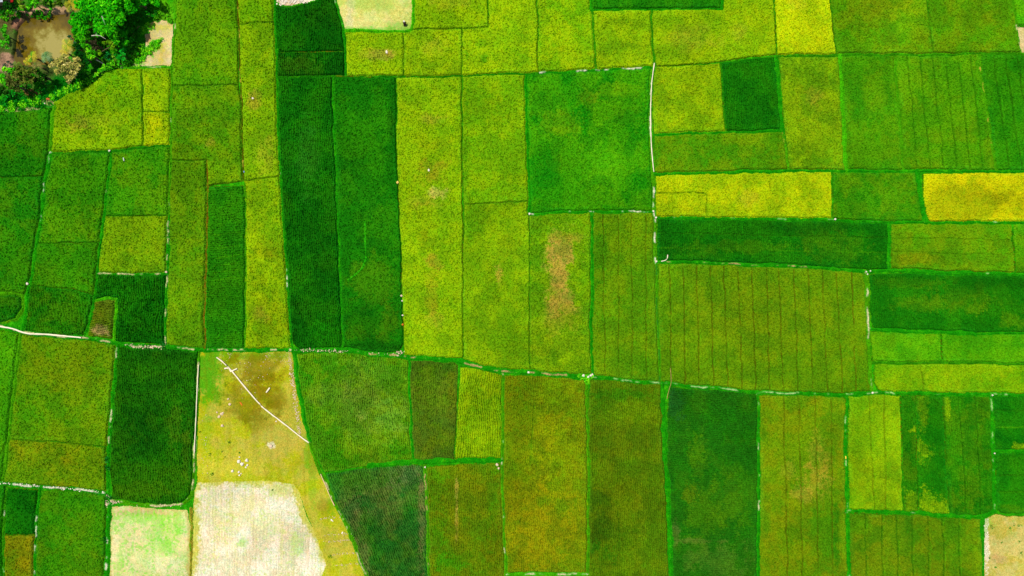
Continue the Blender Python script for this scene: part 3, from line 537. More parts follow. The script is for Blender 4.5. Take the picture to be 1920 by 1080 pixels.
def field_col(f, u, seed):
    x = JX.ravel()[u]; y = JY.ravel()[u]
    r1 = R1.ravel()[u]; r2 = R2.ravel()[u]; r4 = R4.ravel()[u]; r5 = R5.ravel()[u]; r3 = R3.ravel()[u]
    base = cname(f['col']); col = np.repeat(base[None], len(u), 0)
    if 'mix' in f:
        c2, amt = f['mix']; s_ = f.get('mixs', 22)
        w = ss(.42, .6, fbm(x, y, s_ * 1.25, 4, seed)) * .85 + ss(.4, .75, .5 * r5 + .5 * r4) * .45
        col = blend(col, c2, np.clip(w * amt * 1.25, 0, 1))
    n = fbm(x, y, 16, 4, seed + 31)
    for (px, py, rx, ry, c, st) in f.get('p', []):
        d = np.sqrt(((x - px) / rx) ** 2 + ((y - py) / ry) ** 2)
        w = ss(1.7, .15, d + (n - .5) * 1.9)
        w = ss(.22, .78, w + (r4 - .5) * .55 + (r5 - .5) * .6) * ss(0, .12, w) * st
        col = blend(col, c, w)
    if 'rows' in f and f.get('amp', .2) > .1:
        sp, an, ra = f['rows']; a = math.radians(an)
        ex = EX.ravel()[u]; ey = EY.ravel()[u]; bb = BIG.ravel()[u]
        q = (ex * math.sin(a) - ey * math.cos(a)) + 2.5 * (bb - .5) * 6
        w = ss(.1, -.9, np.cos(2 * math.pi * q / sp)) * min(ra * 2.2, .4)
        col = blend(col, 'gap', w * (.4 + r3))
    for (x1, y1, x2, y2, hw, c, st, dp) in f.get('l', []):
        ex = EX.ravel()[u]; ey = EY.ravel()[u]
        w = ss(hw + 1.1, hw * .4, pdist(ex, ey, [(x1, y1), (x2, y2)])) * st
        w = w * ss(.1, .45, vn(ex, ey, 18, seed + 77) * .6 + r3 * .4)
        col = blend(col, c, w)
        if dp >= .14:   # lighter strip painted along one side of a furrow as its lit lip
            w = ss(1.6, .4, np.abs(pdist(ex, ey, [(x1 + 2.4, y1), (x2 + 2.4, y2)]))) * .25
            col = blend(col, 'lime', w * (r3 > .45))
    if 'streak' in f:
        for (an_, c_, am_, wd_) in f['streak']:
            a_ = math.radians(an_); uu = x * math.sin(a_) - y * math.cos(a_); vv = x * math.cos(a_) + y * math.sin(a_)
            uu = uu + 6 * (fbm(x, y, 70, 2, seed + 61) - .5)
            w = ss(.55, .8, vn(uu, vv * .06, wd_, seed + 62) * .7 + r5 * .3) * am_
            col = blend(col, c_, w)
    if 'speck' in f:
        t0, sw = f.get('sp', (.72, .5))
        w = ss(t0, t0 + .16, .5 * r5 + .5 * fbm(x, y, 16, 3, seed + 55)) * sw
        col = blend(col, f['speck'], w)
    if 'edge' in f:
        ec, ew = f['edge']; dd = fd.ravel()[u]
        w = ss(1.0, .2, dd / ew + (fbm(x, y, 18, 4, seed + 5) - .5) * 1.6 + (r5 - .5) * .8)
        col = blend(col, ec, w)
    if f.get('amp', .2) > .1:        # brighter, greener rim on the crop along the bunds
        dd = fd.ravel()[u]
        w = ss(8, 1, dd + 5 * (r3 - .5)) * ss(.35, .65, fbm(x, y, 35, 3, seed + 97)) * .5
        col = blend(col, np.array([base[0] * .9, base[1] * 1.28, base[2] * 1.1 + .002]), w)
    lo = fbm(x, y, 90, 3, seed + 91)
    md = fbm(x, y, 30, 4, seed + 93)
    dr = f.get('drift', 1.0)
    if f.get('amp', .2) > .1:       # crop vigour: dark lush and thin yellowing areas
        col = blend(col, (col_dark(base)), ss(.50, .64, md) * .48 * dr)
        col = blend(col, (col_yel(base)), ss(.5, .36, md) * .34 * dr)
    amp = .30 if f.get('amp', .2) > .1 else .24
    v = 1 + amp * (r4 - .5) * 1.5 + .14 * (r5 - .5) * 1.4 + .42 * (lo - .5)
    col = col * v[:, None]
    # hue drift leaf to leaf
    col[:, 0] *= 1 + .34 * (r1 - .5) + .3 * (fbm(x, y, 10, 2, seed + 13) - .5)
    return np.clip(col, 0.0005, .8)

for k, f in enumerate(FIELDS):
    s = cellwin(win(f['poly'], 4))
    o = split_mesh(f['name'], CO[s] == 1000 + k, s, lambda u: field_col(f, u, 2000 + 17 * k), crop_m if f.get('amp', .2) > .1 else soil_m)
    if o: tag(o, f['label'], f['cat'], f['group'])

def bund_col(k, u):
    pts, hw, c, pw, cov, pc = BUNDS[k]
    x = JX.ravel()[u]; y = JY.ravel()[u]
    r1 = R1.ravel()[u]; r3 = R3.ravel()[u]; r5 = R5.ravel()[u]; r4 = R4.ravel()[u]
    col = np.repeat(cname(c)[None], len(u), 0)
    col = blend(col, 'dkgr', ss(.5, .8, .6 * r5 + .4 * r4) * .5)
    col = blend(col, 'lime', ss(.55, .85, .5 * r3 + .5 * r1) * .45)
    if pw > 0:
        d = bcd.ravel()[u]
        t0 = .62 + (.5 - cov * .85) * .55
        on = ss(t0 - .05, t0 + .07, fbm(x, y, 20, 3, 3000 + k) * .8 + r3 * .2 + .12)
        w = ss(pw + .9, pw * .4, d + (r5 - .5) * 1.4) * on * .9
        col = blend(col, pc, w)
    col = col * (1 + .3 * (r4 - .5) + .25 * (r3 - .5))[:, None]
    return np.clip(col, .0005, .8)
for k, b in enumerate(BUNDS):
    s = cellwin(win(b[0], b[1] + 6))
    o = split_mesh("earth_bund", CO[s] == k + 1, s, lambda u: bund_col(k, u), verge_m)
    if o: o["kind"] = "structure"

def ground_col(u):
    x = JX.ravel()[u]; y = JY.ravel()[u]
    r1 = R1.ravel()[u]; r3 = R3.ravel()[u]; r5 = R5.ravel()[u]; r4 = R4.ravel()[u]
    gapm = (owner.ravel()[u] == -1)
    col = np.repeat(cname((44, 150, 20))[None], len(u), 0)
    col = blend(col, 'lime', ss(.5, .8, .5 * r3 + .5 * r5) * .5)
    n = fbm(x, y, 14, 3, 4001)
    for (px, py, rx, ry, c, st) in GROUND_P:
        d = np.sqrt(((x - px) / rx) ** 2 + ((y - py) / ry) ** 2)
        col = blend(col, c, np.clip(ss(1.25, .6, d + (n - .5) * 1.4) * st, 0, 1))
    col = blend(col, (60, 54, 20), ss(-1, 5, pond.ravel()[u]))
    g = np.repeat(cname('gap')[None], len(u), 0)
    g = blend(g, 'gapb', ss(.35, .65, fbm(x, y, 40, 3, 4100)))
    col = np.where(gapm[:, None], g, col)
    col = col * (1 + .5 * (r4 - .5) + .4 * (r3 - .5))[:, None]
    return np.clip(col, .0005, .8)
s = (slice(0, ny - 1), slice(0, nx - 1))
g = split_mesh("ground", CO[s] <= 0, s, ground_col, verge_m)
g["kind"] = "structure"

# far plain around the modelled plots, out to the horizon
def far_mat():
    m = bpy.data.materials.new("distant_paddy_plain"); m.use_nodes = True
    nt = m.node_tree; N = nt.nodes; Lk = nt.links; b = N["Principled BSDF"]
    b.inputs["Roughness"].default_value = .9; b.inputs["Specular IOR Level"].default_value = .1
    tc = N.new("ShaderNodeTexCoord"); br = N.new("ShaderNodeTexBrick")
    br.inputs["Scale"].default_value = 1.0; br.inputs["Brick Width"].default_value = 26; br.inputs["Row Height"].default_value = 12
    br.inputs["Mortar Size"].default_value = .35
    br.inputs["Color1"].default_value = (*alb(C['ol']), 1); br.inputs["Color2"].default_value = (*alb(C['g3']), 1); br.inputs["Mortar"].default_value = (*alb(C['bund']), 1)
    nz = N.new("ShaderNodeTexNoise"); nz.inputs["Scale"].default_value = 2.2; nz.inputs["Detail"].default_value = 6
    mx = N.new("ShaderNodeMix"); mx.data_type = 'RGBA'; mx.blend_type = 'MULTIPLY'; mx.inputs[0].default_value = .6
    Lk.new(tc.outputs["Object"], br.inputs["Vector"]); Lk.new(tc.outputs["Object"], nz.inputs["Vector"])
    Lk.new(br.outputs["Color"], mx.inputs[6]); Lk.new(nz.outputs["Color"], mx.inputs[7]); Lk.new(mx.outputs[2], b.inputs["Base Color"])
    return m
ax, bx = wx(X0 + 1.5), wx(X1 - 1.5); ay, by = wy(Y1 - 1.5), wy(Y0 + 1.5); L = 2500.0
V = [(-L,-L,.1),(L,-L,.1),(L,L,.1),(-L,L,.1),(ax,ay,.1),(bx,ay,.1),(bx,by,.1),(ax,by,.1)]
o = mesh_obj("ground", V, [(0,1,5,4),(1,2,6,5),(2,3,7,6),(3,0,4,7)], far_mat()); o["kind"] = "structure"

# ------------------------------------------------------------------ pond water
def water_mat():
    m = bpy.data.materials.new("silty_pond_water"); m.use_nodes = True
    nt = m.node_tree; N = nt.nodes; Lk = nt.links; b = N["Principled BSDF"]
    b.inputs["Roughness"].default_value = .12; b.inputs["Specular IOR Level"].default_value = .15
    tc = N.new("ShaderNodeTexCoord")
    n1 = N.new("ShaderNodeTexNoise"); n1.inputs["Scale"].default_value = .75; n1.inputs["Detail"].default_value = 6; n1.inputs["Roughness"].default_value = .65
    # silt plume, with the pale sky reflection painted into its colour: denser toward the middle and south-east of the pond
    mp = N.new("ShaderNodeMapping"); mp.vector_type = 'TEXTURE'; mp.inputs["Location"].default_value = (wx(94), wy(84), 0); mp.inputs["Scale"].default_value = (1.25, .95, 1); mp.inputs["Rotation"].default_value = (0, 0, -.5)
    Lk.new(tc.outputs["Object"], mp.inputs["Vector"]); Lk.new(tc.outputs["Object"], n1.inputs["Vector"])
    ln = N.new("ShaderNodeVectorMath"); ln.operation = 'LENGTH'; Lk.new(mp.outputs[0], ln.inputs[0])
    ad = N.new("ShaderNodeMath"); ad.operation = 'MULTIPLY_ADD'; Lk.new(n1.outputs["Fac"], ad.inputs[0]); ad.inputs[1].default_value = -6.5
    Lk.new(ln.outputs["Value"], ad.inputs[2])
    rp = N.new("ShaderNodeValToRGB")
    mr = N.new("ShaderNodeMapRange"); mr.inputs[1].default_value = -2.6; mr.inputs[2].default_value = 1.4; Lk.new(ad.outputs[0], mr.inputs[0])
    Lk.new(mr.outputs[0], rp.inputs["Fac"])
    e = rp.color_ramp.elements
    e[0].position = 0.25; e[0].color = (*alb((166, 152, 78)), 1)
    e[1].position = 0.62; e[1].color = (*alb((120, 98, 8)), 1)
    x = e.new(.42); x.color = (*alb((140, 126, 50)), 1)
    x = e.new(.95); x.color = (*alb((96, 78, 6)), 1)
    Lk.new(rp.outputs[0], b.inputs["Base Color"])
    n2 = N.new("ShaderNodeTexNoise"); n2.inputs["Scale"].default_value = 5; Lk.new(tc.outputs["Object"], n2.inputs["Vector"])
    bp = N.new("ShaderNodeBump"); bp.inputs["Strength"].default_value = .1; bp.inputs["Distance"].default_value = .02; Lk.new(n2.outputs["Fac"], bp.inputs["Height"]); Lk.new(bp.outputs[0], b.inputs["Normal"])
    return m
PW = [(p[0] + (4 if p[0] > 80 else -4), p[1] + (4 if p[1] > 80 else -4)) for p in POND]
V = [(wx(p[0], -.35), wy(p[1], -.35), -.35) for p in PW]
me = bpy.data.meshes.new("water"); me.from_pydata(V, [], [tuple(range(len(V)))[::-1]]); me.materials.append(water_mat())
o = bpy.data.objects.new("water", me); COL.objects.link(o); o["kind"] = "structure"

# ------------------------------------------------------------------ trees and shrubs
bark_m = mat("bark", (120, 100, 72), .95, .05, noise=.3, nscale=7, bump=.4)
leaf_m = mat("foliage", None, .85, .0, noise=.16, nscale=4)
palebark_m = mat("bare_branch", (214, 200, 184), .9, .1, noise=.2, nscale=9)

def tube(pts, rads, n=7):
    V = []; Fc = []
    pts = [Vector(p) for p in pts]
    for i, p in enumerate(pts):
        t = (pts[min(i + 1, len(pts) - 1)] - pts[max(i - 1, 0)]).normalized()
        a = t.orthogonal().normalized(); b = t.cross(a)
        for k in range(n):
            an = 2 * math.pi * k / n
            V.append(tuple(p + (a * math.cos(an) + b * math.sin(an)) * rads[i]))
    for i in range(len(pts) - 1):
        for k in range(n):
            Fc.append((i * n + k, i * n + (k + 1) % n, (i + 1) * n + (k + 1) % n, (i + 1) * n + k))
    return V, Fc
def join(parts):
    V = []; Fc = []
    for v, f in parts:
        o = len(V); V += v; Fc += [tuple(i + o for i in q) for q in f]
    return V, Fc

def leaves(rg, centres, per, size, cols, up=.35, asp=1.7):
    """leaf-sized quads spread through a set of clumps: centres = [(x,y,z,r,shade)]"""
    Vs = []; Cs = []
    cl = [cname(c) for c in cols]
    for (cx, cy, cz, r, sh) in centres:
        n = max(8, int(per * r * r))
        d = rg.normal(size=(n, 3)); d[:, 2] = np.abs(d[:, 2]) * 1.0 - .35
        d /= np.linalg.norm(d, axis=1)[:, None] + 1e-9
        rad = r * (rg.random(n) ** .35) * (0.8 + .4 * rg.random(n))
        P = np.array([cx, cy, cz]) + d * rad[:, None] * np.array([1, 1, .75])
        nrm = d + rg.normal(size=(n, 3)) * .55 + np.array([0, 0, up])
        nrm /= np.linalg.norm(nrm, axis=1)[:, None]
        t = np.cross(nrm, rg.normal(size=(n, 3))); t /= np.linalg.norm(t, axis=1)[:, None] + 1e-9
        b = np.cross(nrm, t)
        s = size * (.6 + .8 * rg.random(n))[:, None]
        q = np.stack([P - t * s * asp * .5, P + b * s * .5 - nrm * s * .12, P + t * s * asp * .5, P - b * s * .5 - nrm * s * .12], 1)
        Vs.append(q.reshape(-1, 3))
        w = np.clip(rg.random(n) * .55 + sh * .6, 0, .999) * (len(cl) - 1)
        i = w.astype(int); fr = (w - i)[:, None]
        A = np.array(cl)
        c = A[i] * (1 - fr) + A[np.minimum(i + 1, len(cl) - 1)] * fr
        c = c * (.75 + .5 * rg.random(n))[:, None]
        Cs.append(np.repeat(c, 4, 0))
    V = np.concatenate(Vs); Cc = np.concatenate(Cs)
    Fq = np.arange(len(V)).reshape(-1, 4)
    return V, Fq, Cc

def tree(name, label, px, py, lobes, top, cols, leaf=.26, per=110, seed=1, group='trees and shrubs of the pond grove', cat='tree', trunk=.16, clump=.38, base=None, sub=9):
    """lobes in photo pixels: (x, y, r, relative height 0..1); top = crown height in metres"""
    rg = np.random.default_rng(seed)
    zc = top * .7
    bx_, by_ = (wx(px, zc), wy(py, zc))
    r0 = thing(name, label, cat, (bx_, by_, 0), 0, group)
    tubes = [tube([(0, 0, -.1), (.05, .03, top * .25), (0, 0, top * .5)], [trunk * 1.3, trunk, trunk * .7])]
    cen = []
    for (lx, ly, lr, lh) in lobes:
        z = top * (.5 + .5 * lh) - lr / 12 * .6
        z = max(z, .35)
        X = wx(lx, z) - bx_; Y = wy(ly, z) - by_; R = lr / 12.0
        tubes.append(tube([(0, 0, top * .4), (X * .45, Y * .45, top * .45 + (z - top * .45) * .5), (X, Y, z)], [trunk * .6, trunk * .38, trunk * .12], 5))
        ns = max(3, int(sub * (R ** 1.3)))
        for q in range(ns):
            d = rg.normal(size=3); d /= np.linalg.norm(d); d[2] = abs(d[2]) * .8
            rr = R * (.25 + .5 * rg.random())
            cen.append((X + d[0] * rr, Y + d[1] * rr, z + d[2] * rr * .7, R * clump * (.6 + .8 * rg.random()), rg.random() * .8))
        for q in range(3):
            a = rg.random() * 6.28
            tubes.append(tube([(X, Y, z), (X + math.cos(a) * R * .7, Y + math.sin(a) * R * .7, z + R * .3)], [trunk * .12, trunk * .03], 4))
    V, Fq = join(tubes)
    mesh_obj("trunk", V, Fq, bark_m, None, r0, True)
    V, Fq, Cc = leaves(rg, cen, per, leaf * 1.12, cols, .8)
    V[:, 2] = np.maximum(V[:, 2], .05)
    mesh_obj("crown", V, Fq, leaf_m, Cc, r0)
    return r0

GREEN = [(10, 96, 6), (26, 150, 8), (54, 190, 14), (110, 222, 30)]
GREEN2 = [(10, 90, 8), (36, 150, 16), (84, 206, 26), (136, 232, 40)]
LIME = [(20, 120, 14), (60, 190, 24), (120, 226, 30), (170, 240, 40)]
OLIVE = [(34, 54, 14), (74, 98, 30), (110, 118, 44), (150, 150, 70)]
TAN = [(96, 110, 44), (150, 150, 66), (200, 184, 84), (240, 220, 140)]
TEAL = [(6, 70, 30), (20, 130, 50), (50, 190, 70)]
DARK = [(6, 34, 10), (24, 70, 18), (50, 100, 24)]

tree("broadleaf_tree", "tallest bright green broadleaf tree right of the pond, cut by the top edge", 200, 30,
     [(180,22,26,1),(210,16,24,1),(203,50,20,.9),(224,34,17,.8),(240,16,16,.5),(165,5,22,.85),(195,-15,26,.9),(228,-8,20,.8),(160,30,16,.7),(185,50,16,.8)], 5.6, GREEN, .26, 120, 11, trunk=.26)
tree("broadleaf_tree", "green broadleaf tree at the top edge left of the sandy yard", 262, 6,
     [(252,2,18,1),(272,-4,18,.9),(290,2,12,.5),(262,-18,20,.9),(244,16,12,.6)], 3.0, GREEN, .26, 115, 12, trunk=.2)
tree("broadleaf_tree", "lower lobed green tree leaning over the right bank of the pond", 145, 42,
     [(140,30,9,.6),(150,42,14,.9),(136,46,9,.6),(158,52,12,.8),(142,58,9,.5)], 4.6, GREEN, .24, 120, 13)
tree("broadleaf_tree", "light green tree in the heart of the grove over a bare branch", 198, 62,
     [(200,56,16,1),(188,62,12,.8),(212,62,14,.8),(205,44,10,.8),(215,76,9,.6)], 5.0, GREEN2, .25, 120, 14)
tree("broadleaf_tree", "deep green tree between the light green tree and the yard shadow", 224, 72,
     [(225,62,14,.9),(232,78,11,.7),(220,84,12,.7),(233,60,9,.6),(220,52,12,.8)], 3.4, [(14, 90, 10), (26, 126, 12), (44, 166, 16), (80, 200, 26)], .25, 115, 15)
tree("broadleaf_tree", "yellowish green small tree with open crown low in the grove", 204, 82,
     [(206,80,9,1),(196,82,7,.7),(210,88,8,.8),(188,98,6,.4)], 3.6, [(30,90,14),(90,150,24),(140,180,36)], .24, 110, 16)
tree("broadleaf_tree", "small yellow-green tree above the fallen bare pole", 168, 103,
     [(164,97,7,1),(172,106,7,.8),(164,106,6,.7)], 3.2, LIME[:3] + [(170,200,40)], .24, 110, 17)
tree("broadleaf_tree", "dark grey leafless-looking thicket tree behind the lime tree", 180, 84, [(178,80,9,1),(184,90,8,.8),(176,90,7,.6)], 2.8, [(30,34,20),(60,60,36),(90,80,50)], .18, 90, 18)
tree("broadleaf_tree", "emerald tree dropping to the shaded grass between pond and yard", 155, 74,
     [(152,72,9,.9),(156,84,7,.7),(148,66,8,.7),(160,64,8,.7)], 3.8, GREEN2, .24, 115, 19)
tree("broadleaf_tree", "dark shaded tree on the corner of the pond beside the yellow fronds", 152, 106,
     [(150,98,12,.8),(158,112,11,.7),(146,86,9,.6),(164,120,9,.5)], 3.6, [(2,44,16),(8,80,22),(20,110,30)], .24, 105, 20)  # shade is painted into these very dark leaf colours
tree("flowering_tree", "big sandy-olive flowering tree at the lower right of the pond", 122, 126,
     [(122,124,16,1),(138,128,15,.9),(110,118,12,.8),(148,126,9,.7),(130,146,10,.6),(128,154,6,.4),(108,134,9,.6),(96,118,9,.6),(124,110,11,.8),(142,114,10,.7),(140,142,9,.6)], 3.9, TAN, .22, 125, 21, clump=.34)
tree("broadleaf_tree", "dusty dark olive tree below the left end of the pond", 42, 140,
     [(38,132,11,1),(50,140,11,.9),(30,142,11,.8),(60,132,9,.8),(44,152,10,.7),(58,150,9,.6)], 4.2, OLIVE, .22, 115, 22)
tree("broadleaf_tree", "brownish dusty tree with thin crown below the dark olive tree", 26, 160, [(24,158,11,1),(32,166,9,.7),(18,150,9,.8),(36,156,8,.6)], 3.6, [(30,44,16),(76,90,34),(120,120,60)], .22, 105, 23)
tree("broadleaf_tree", "dark tree with broken crown right of the dusty olive tree", 74, 140, [(70,134,8,1),(80,142,9,.8),(70,148,8,.6),(86,150,6,.4)], 3.4, DARK, .22, 105, 24)
tree("shrub", "bright lime-green shrub at the left edge below the pond", 12, 134, [(8,130,8,1),(18,134,8,.9),(4,142,7,.7),(24,138,5,.6),(6,150,6,.6)], 2.4, LIME, .24, 110, 25, cat='shrub', trunk=.08)
tree("shrub", "dark shrub in the corner left of the dusty trees", 4, 170, [(4,166,9,1),(10,176,7,.7),(-4,178,9,.8)], 2.2, DARK, .22, 100, 26, cat='shrub', trunk=.08)
tree("shrub", "round bright emerald bush standing in the shaded grass", 24, 177, [(24,176,6.5,1),(14,180,4,.5)], 1.3, [(10,140,24),(20,180,36),(50,216,60)], .18, 160, 27, cat='shrub', trunk=.05)
tree("shrub", "small emerald bush below the dark broken-crown tree", 90, 154, [(89,153,5.5,1),(94,157,3,.5)], 1.2, [(8,120,20),(20,160,30),(40,200,40)], .18, 150, 28, cat='shrub', trunk=.05)
tree("shrub", "dark green thicket in the top left corner beside the tin roof", 14, 12, [(12,8,9,1),(20,16,8,.8),(4,20,8,.7),(26,8,6,.6),(10,-6,9,.8)], 2.8, DARK[:2] + [(30,100,24)], .24, 105, 29, cat='shrub', trunk=.09)
tree("shrub", "yellow-green bush above the pond bank beside the red cloth", 38, 8, [(36,5,6,1),(42,12,6,.8),(36,-4,7,.8),(48,12,4,.6)], 2.4, [(40,90,14),(110,160,30),(190,206,70)], .22, 110, 30, cat='shrub', trunk=.07)
tree("shrub", "leafy green bush at the middle of the upper pond bank", 62, 7, [(60,5,8,1),(68,10,6,.8),(54,12,5,.6),(64,-6,8,.8)], 2.6, GREEN2, .24, 110, 31, cat='shrub', trunk=.07)
tree("shrub", "mixed green bush on the upper bank beside a patch of bare earth", 82, 6, [(80,4,7,1),(88,8,5,.7),(82,-6,8,.8)], 2.2, [(10,50,14),(50,110,24),(130,170,50)], .22, 105, 32, cat='shrub', trunk=.07)
tree("shrub", "olive bush at the right end of the upper pond bank", 112, 6, [(110,4,8,1),(116,10,6,.7),(104,10,5,.6),(112,-8,9,.8)], 2.4, [(24,50,12),(70,110,24),(130,150,50)], .22, 105, 33, cat='shrub', trunk=.07)
tree("shrub", "leafy green bush filling the left bank of the pond", 9, 66, [(9,56,8,.9),(12,68,8,1),(8,80,8,.8),(16,76,5,.6),(-4,66,9,.8),(14,88,5,.5)], 2.6, GREEN2[:3] + [(90,190,50)], .24, 110, 34, cat='shrub', trunk=.08)
tree("shrub", "little lime bush left of the pond above the leafy bank bush", 9, 28, [(8,28,4.5,1),(16,22,4,.8),(7,34,3,.6)], 1.8, LIME, .22, 120, 35, cat='shrub', trunk=.05)
tree("shrub", "grey-green low bush at the lower left corner of the pond", 16, 118, [(16,116,5,1),(10,122,5,.8),(22,120,4,.6)], 1.3, [(40,56,40),(80,92,70),(110,120,90)], .18, 130, 36, cat='shrub', trunk=.05)
tree("shrub", "blue-green leafy bush overhanging the right edge of the pond", 132, 70, [(130,68,5,1),(134,75,5,.8),(140,82,5,.7)], 1.8, [(10,50,30),(40,96,60),(90,140,90)], .2, 120, 37, cat='shrub', trunk=.05)
tree("shrub", "upright column of emerald creeper between the grove and the yard", 228, 104, [(232,92,7,.9),(230,100,8,1),(226,108,8,.9),(218,104,5,.6),(232,112,6,.7)], 2.4, [(6,100,24),(16,160,36),(50,214,60)], .2, 130, 38, cat='shrub', trunk=.07)
tree("shrub", "teal creeper clump at the end of the fallen bare pole", 202, 108, [(200,106,6,1),(206,100,5,.8),(204,114,5,.7)], 1.6, TEAL, .2, 130, 39, cat='shrub', trunk=.05)
tree("shrub", "olive-lime bush between the teal clump and the creeper column", 214, 106, [(212,104,4.5,1),(216,112,5,.7)], 1.5, [(50,110,20),(110,170,36),(150,200,60)], .2, 130, 40, cat='shrub', trunk=.05)
tree("shrub", "bright lime shrub heap where the weedy verge meets the grove", 206, 122, [(200,124,8,1),(212,120,7,.9),(190,130,7,.8),(186,138,6,.7),(180,144,5,.5)], 1.4, LIME, .18, 150, 41, cat='shrub', trunk=.05)
tree("shrub", "wide low green bush along the upper side of the curved plot", 228, 120, [(222,118,6,.9),(232,120,6,1),(240,116,5,.8),(214,116,5,.7)], 1.2, [(30,150,20),(70,200,30),(110,226,40)], .18, 140, 42, cat='shrub', trunk=.05)
tree("shrub", "shadowed green bush on the left border of the sandy yard", 258, 48, [(252,44,6,1),(256,56,5,.8),(250,58,6,.8),(245,72,6,.7)], 1.2, [(6,80,18),(24,130,26),(60,180,30)], .2, 115, 43, cat='shrub', trunk=.05)  # dark leaf greens have the tall tree's shade painted in
tree("shrub", "low shadowed bush above the sandy yard", 278, 28, [(272,26,8,1),(284,30,6,.8),(292,24,6,.7),(262,32,6,.7)], 1.5, [(6,80,18),(24,130,26),(60,180,30)], .2, 115, 44, cat='shrub', trunk=.05)  # same darkened greens, shade of the tree above put into the leaves
tree("shrub", "ragged green bush spreading along the foot of the yard weeds", 250, 92, [(246,86,6,1),(252,96,7,.9),(244,104,6,.7),(258,102,5,.6)], 1.1, [(20,110,18),(50,160,24),(100,200,34)], .18, 120, 45, cat='shrub', trunk=.05)

def palm(name, label, px, py, top, n, L, cols, seed, w=.34, cat='palm tree'):
    rg = np.random.default_rng(seed)
    X, Y = wx(px, top), wy(py, top)
    r0 = thing(name, label, cat, (X, Y, 0), 0, 'palms and banana plants at the pond')
    v, f = tube([(0, 0, -.1), (.06, 0, top * .5), (0, 0, top)], [.16, .12, .10])
    mesh_obj("trunk", v, f, bark_m, None, r0, True)
    for i in range(n):
        a = 2 * math.pi * i / n + rg.random() * .5; el = rg.random() * .5 + .15
        Li = L * (.75 + .4 * rg.random()); Vv = []; Ff = []; Cc = []
        cl = cname(cols[rg.integers(len(cols))])
        K = 9
        pts = []
        for k in range(K + 1):
            t = k / K
            pts.append(Vector((math.cos(a) * Li * t, math.sin(a) * Li * t, top + Li * (el * t - .75 * t * t))))
        side = Vector((-math.sin(a), math.cos(a), 0))
        for k in range(K):
            for sgn in (-1, 1):
                p = pts[k]; q = pts[k + 1]; ww = w * Li * math.sin(math.pi * min(.95, (k + .7) / K)) * (.8 + .4 * rg.random())
                tip = (p + q) * .5 + side * sgn * ww + Vector((math.cos(a), math.sin(a), 0)) * ww * .6 - Vector((0, 0, ww * .35))
                b0 = len(Vv)
                m_ = p + (q - p) * .62
                Vv += [tuple(p), tuple(m_), tuple(tip), tuple(tip - (q - p) * .25)]
                Ff.append((b0, b0 + 1, b0 + 2, b0 + 3)); Cc += [cl * (.7 + .6 * rg.random())] * 4
        mesh_obj("frond", Vv, Ff, leaf_m, np.array(Cc), r0)
    return r0
YL = [(200, 180, 50), (160, 160, 40), (110, 140, 36)]
palm("palm_tree", "pale yellowish palm at the top edge above the pond's right end", 134, 8, 3.4, 12, 1.35, YL, 51)
palm("palm_tree", "palm with yellow hanging fronds over the right bank of the pond", 126, 84, 2.8, 11, 1.15, [(210,196,60),(150,170,40),(90,150,36)], 52)
palm("palm_tree", "small golden-fronded palm at the lower right bank of the pond", 120, 97, 2.2, 9, .85, [(226,200,70),(200,176,50)], 53)
palm("palm_tree", "sage-green fan palm left of the sandy-olive flowering tree", 86, 106, 3.4, 16, 1.05, [(110,160,96),(80,130,70),(150,180,120)], 54)
palm("banana_plant", "lime and yellow banana plant on the lower bank of the pond", 60, 106, 2.4, 9, .95, [(190,200,40),(90,170,36),(220,206,60)], 55, w=.3, cat='banana plant')
palm("banana_plant", "small banana plant with yellow leaves left of the lime one", 50, 116, 1.6, 8, .7, [(226,200,50),(150,180,40)], 56, w=.3, cat='banana plant')
palm("banana_plant", "green-tipped banana plant at the left foot of the pond", 30, 122, 1.6, 8, .75, [(120,150,50),(70,120,36)], 57, w=.3, cat='banana plant')
palm("banana_plant", "wilting banana plant above the dark trees below the pond", 68, 122, 2.0, 9, .9, [(120,130,60),(160,150,80)], 58, w=.3, cat='banana plant')
palm("banana_plant", "yellow-tipped banana plant beside the emerald tree at the pond", 138, 98, 2.0, 8, .8, [(210,190,50),(120,170,40)], 59, w=.3, cat='banana plant')

# weedy verge hugging the grove side of the two western plots, and weeds in the sandy yard
def weeds(name, spots, cols, seed, size=.16, per=150):
    rg = np.random.default_rng(seed); cen = []
    for (x, y, r, n) in spots:
        for q in range(n):
            a = rg.random() * 6.28; rr = r * math.sqrt(rg.random())
            xx = x + math.cos(a) * rr; yy = y + math.sin(a) * rr
            cen.append((wx(xx, .2), wy(yy, .2), .12 + .1 * rg.random(), .12 + .26 * rg.random(), rg.random() * .8))
    V, Fq, Cc = leaves(rg, cen, per, size, cols, .6)
    V[:, 2] = np.maximum(V[:, 2], .04)
    o = mesh_obj(name, V, Fq, leaf_m, Cc); o["kind"] = "stuff"; o["label"] = "weeds"; return o
vs = []
pth = [(2,207),(20,204),(40,199),(60,194),(70,190),(100,184),(112,178),(124,172),(136,167),(146,162),(156,158),(166,154),(174,149),(182,144)]
for (x, y) in pth: vs += [(x, y - 1, 5, 16), (x - 3, y - 5, 4, 5)]
vs += [(196,136,6,24),(206,128,6,20),(216,122,6,16),(236,120,6,14),(20,200,10,20),(45,194,8,16)]
o = weeds("verge_weeds", vs, LIME, 61); o["label"] = "lime green creeping weeds along the curved edge of the western plots"
o = weeds("yard_weeds", [(290,84,9,30),(280,94,8,26),(272,56,9,22),(262,104,12,40),(282,48,8,12),(272,98,7,14),(258,106,10,22),(262,86,6,10),(300,76,4,6),(256,118,10,10)], LIME, 62); o["label"] = "lime green weeds spreading over the sandy yard"
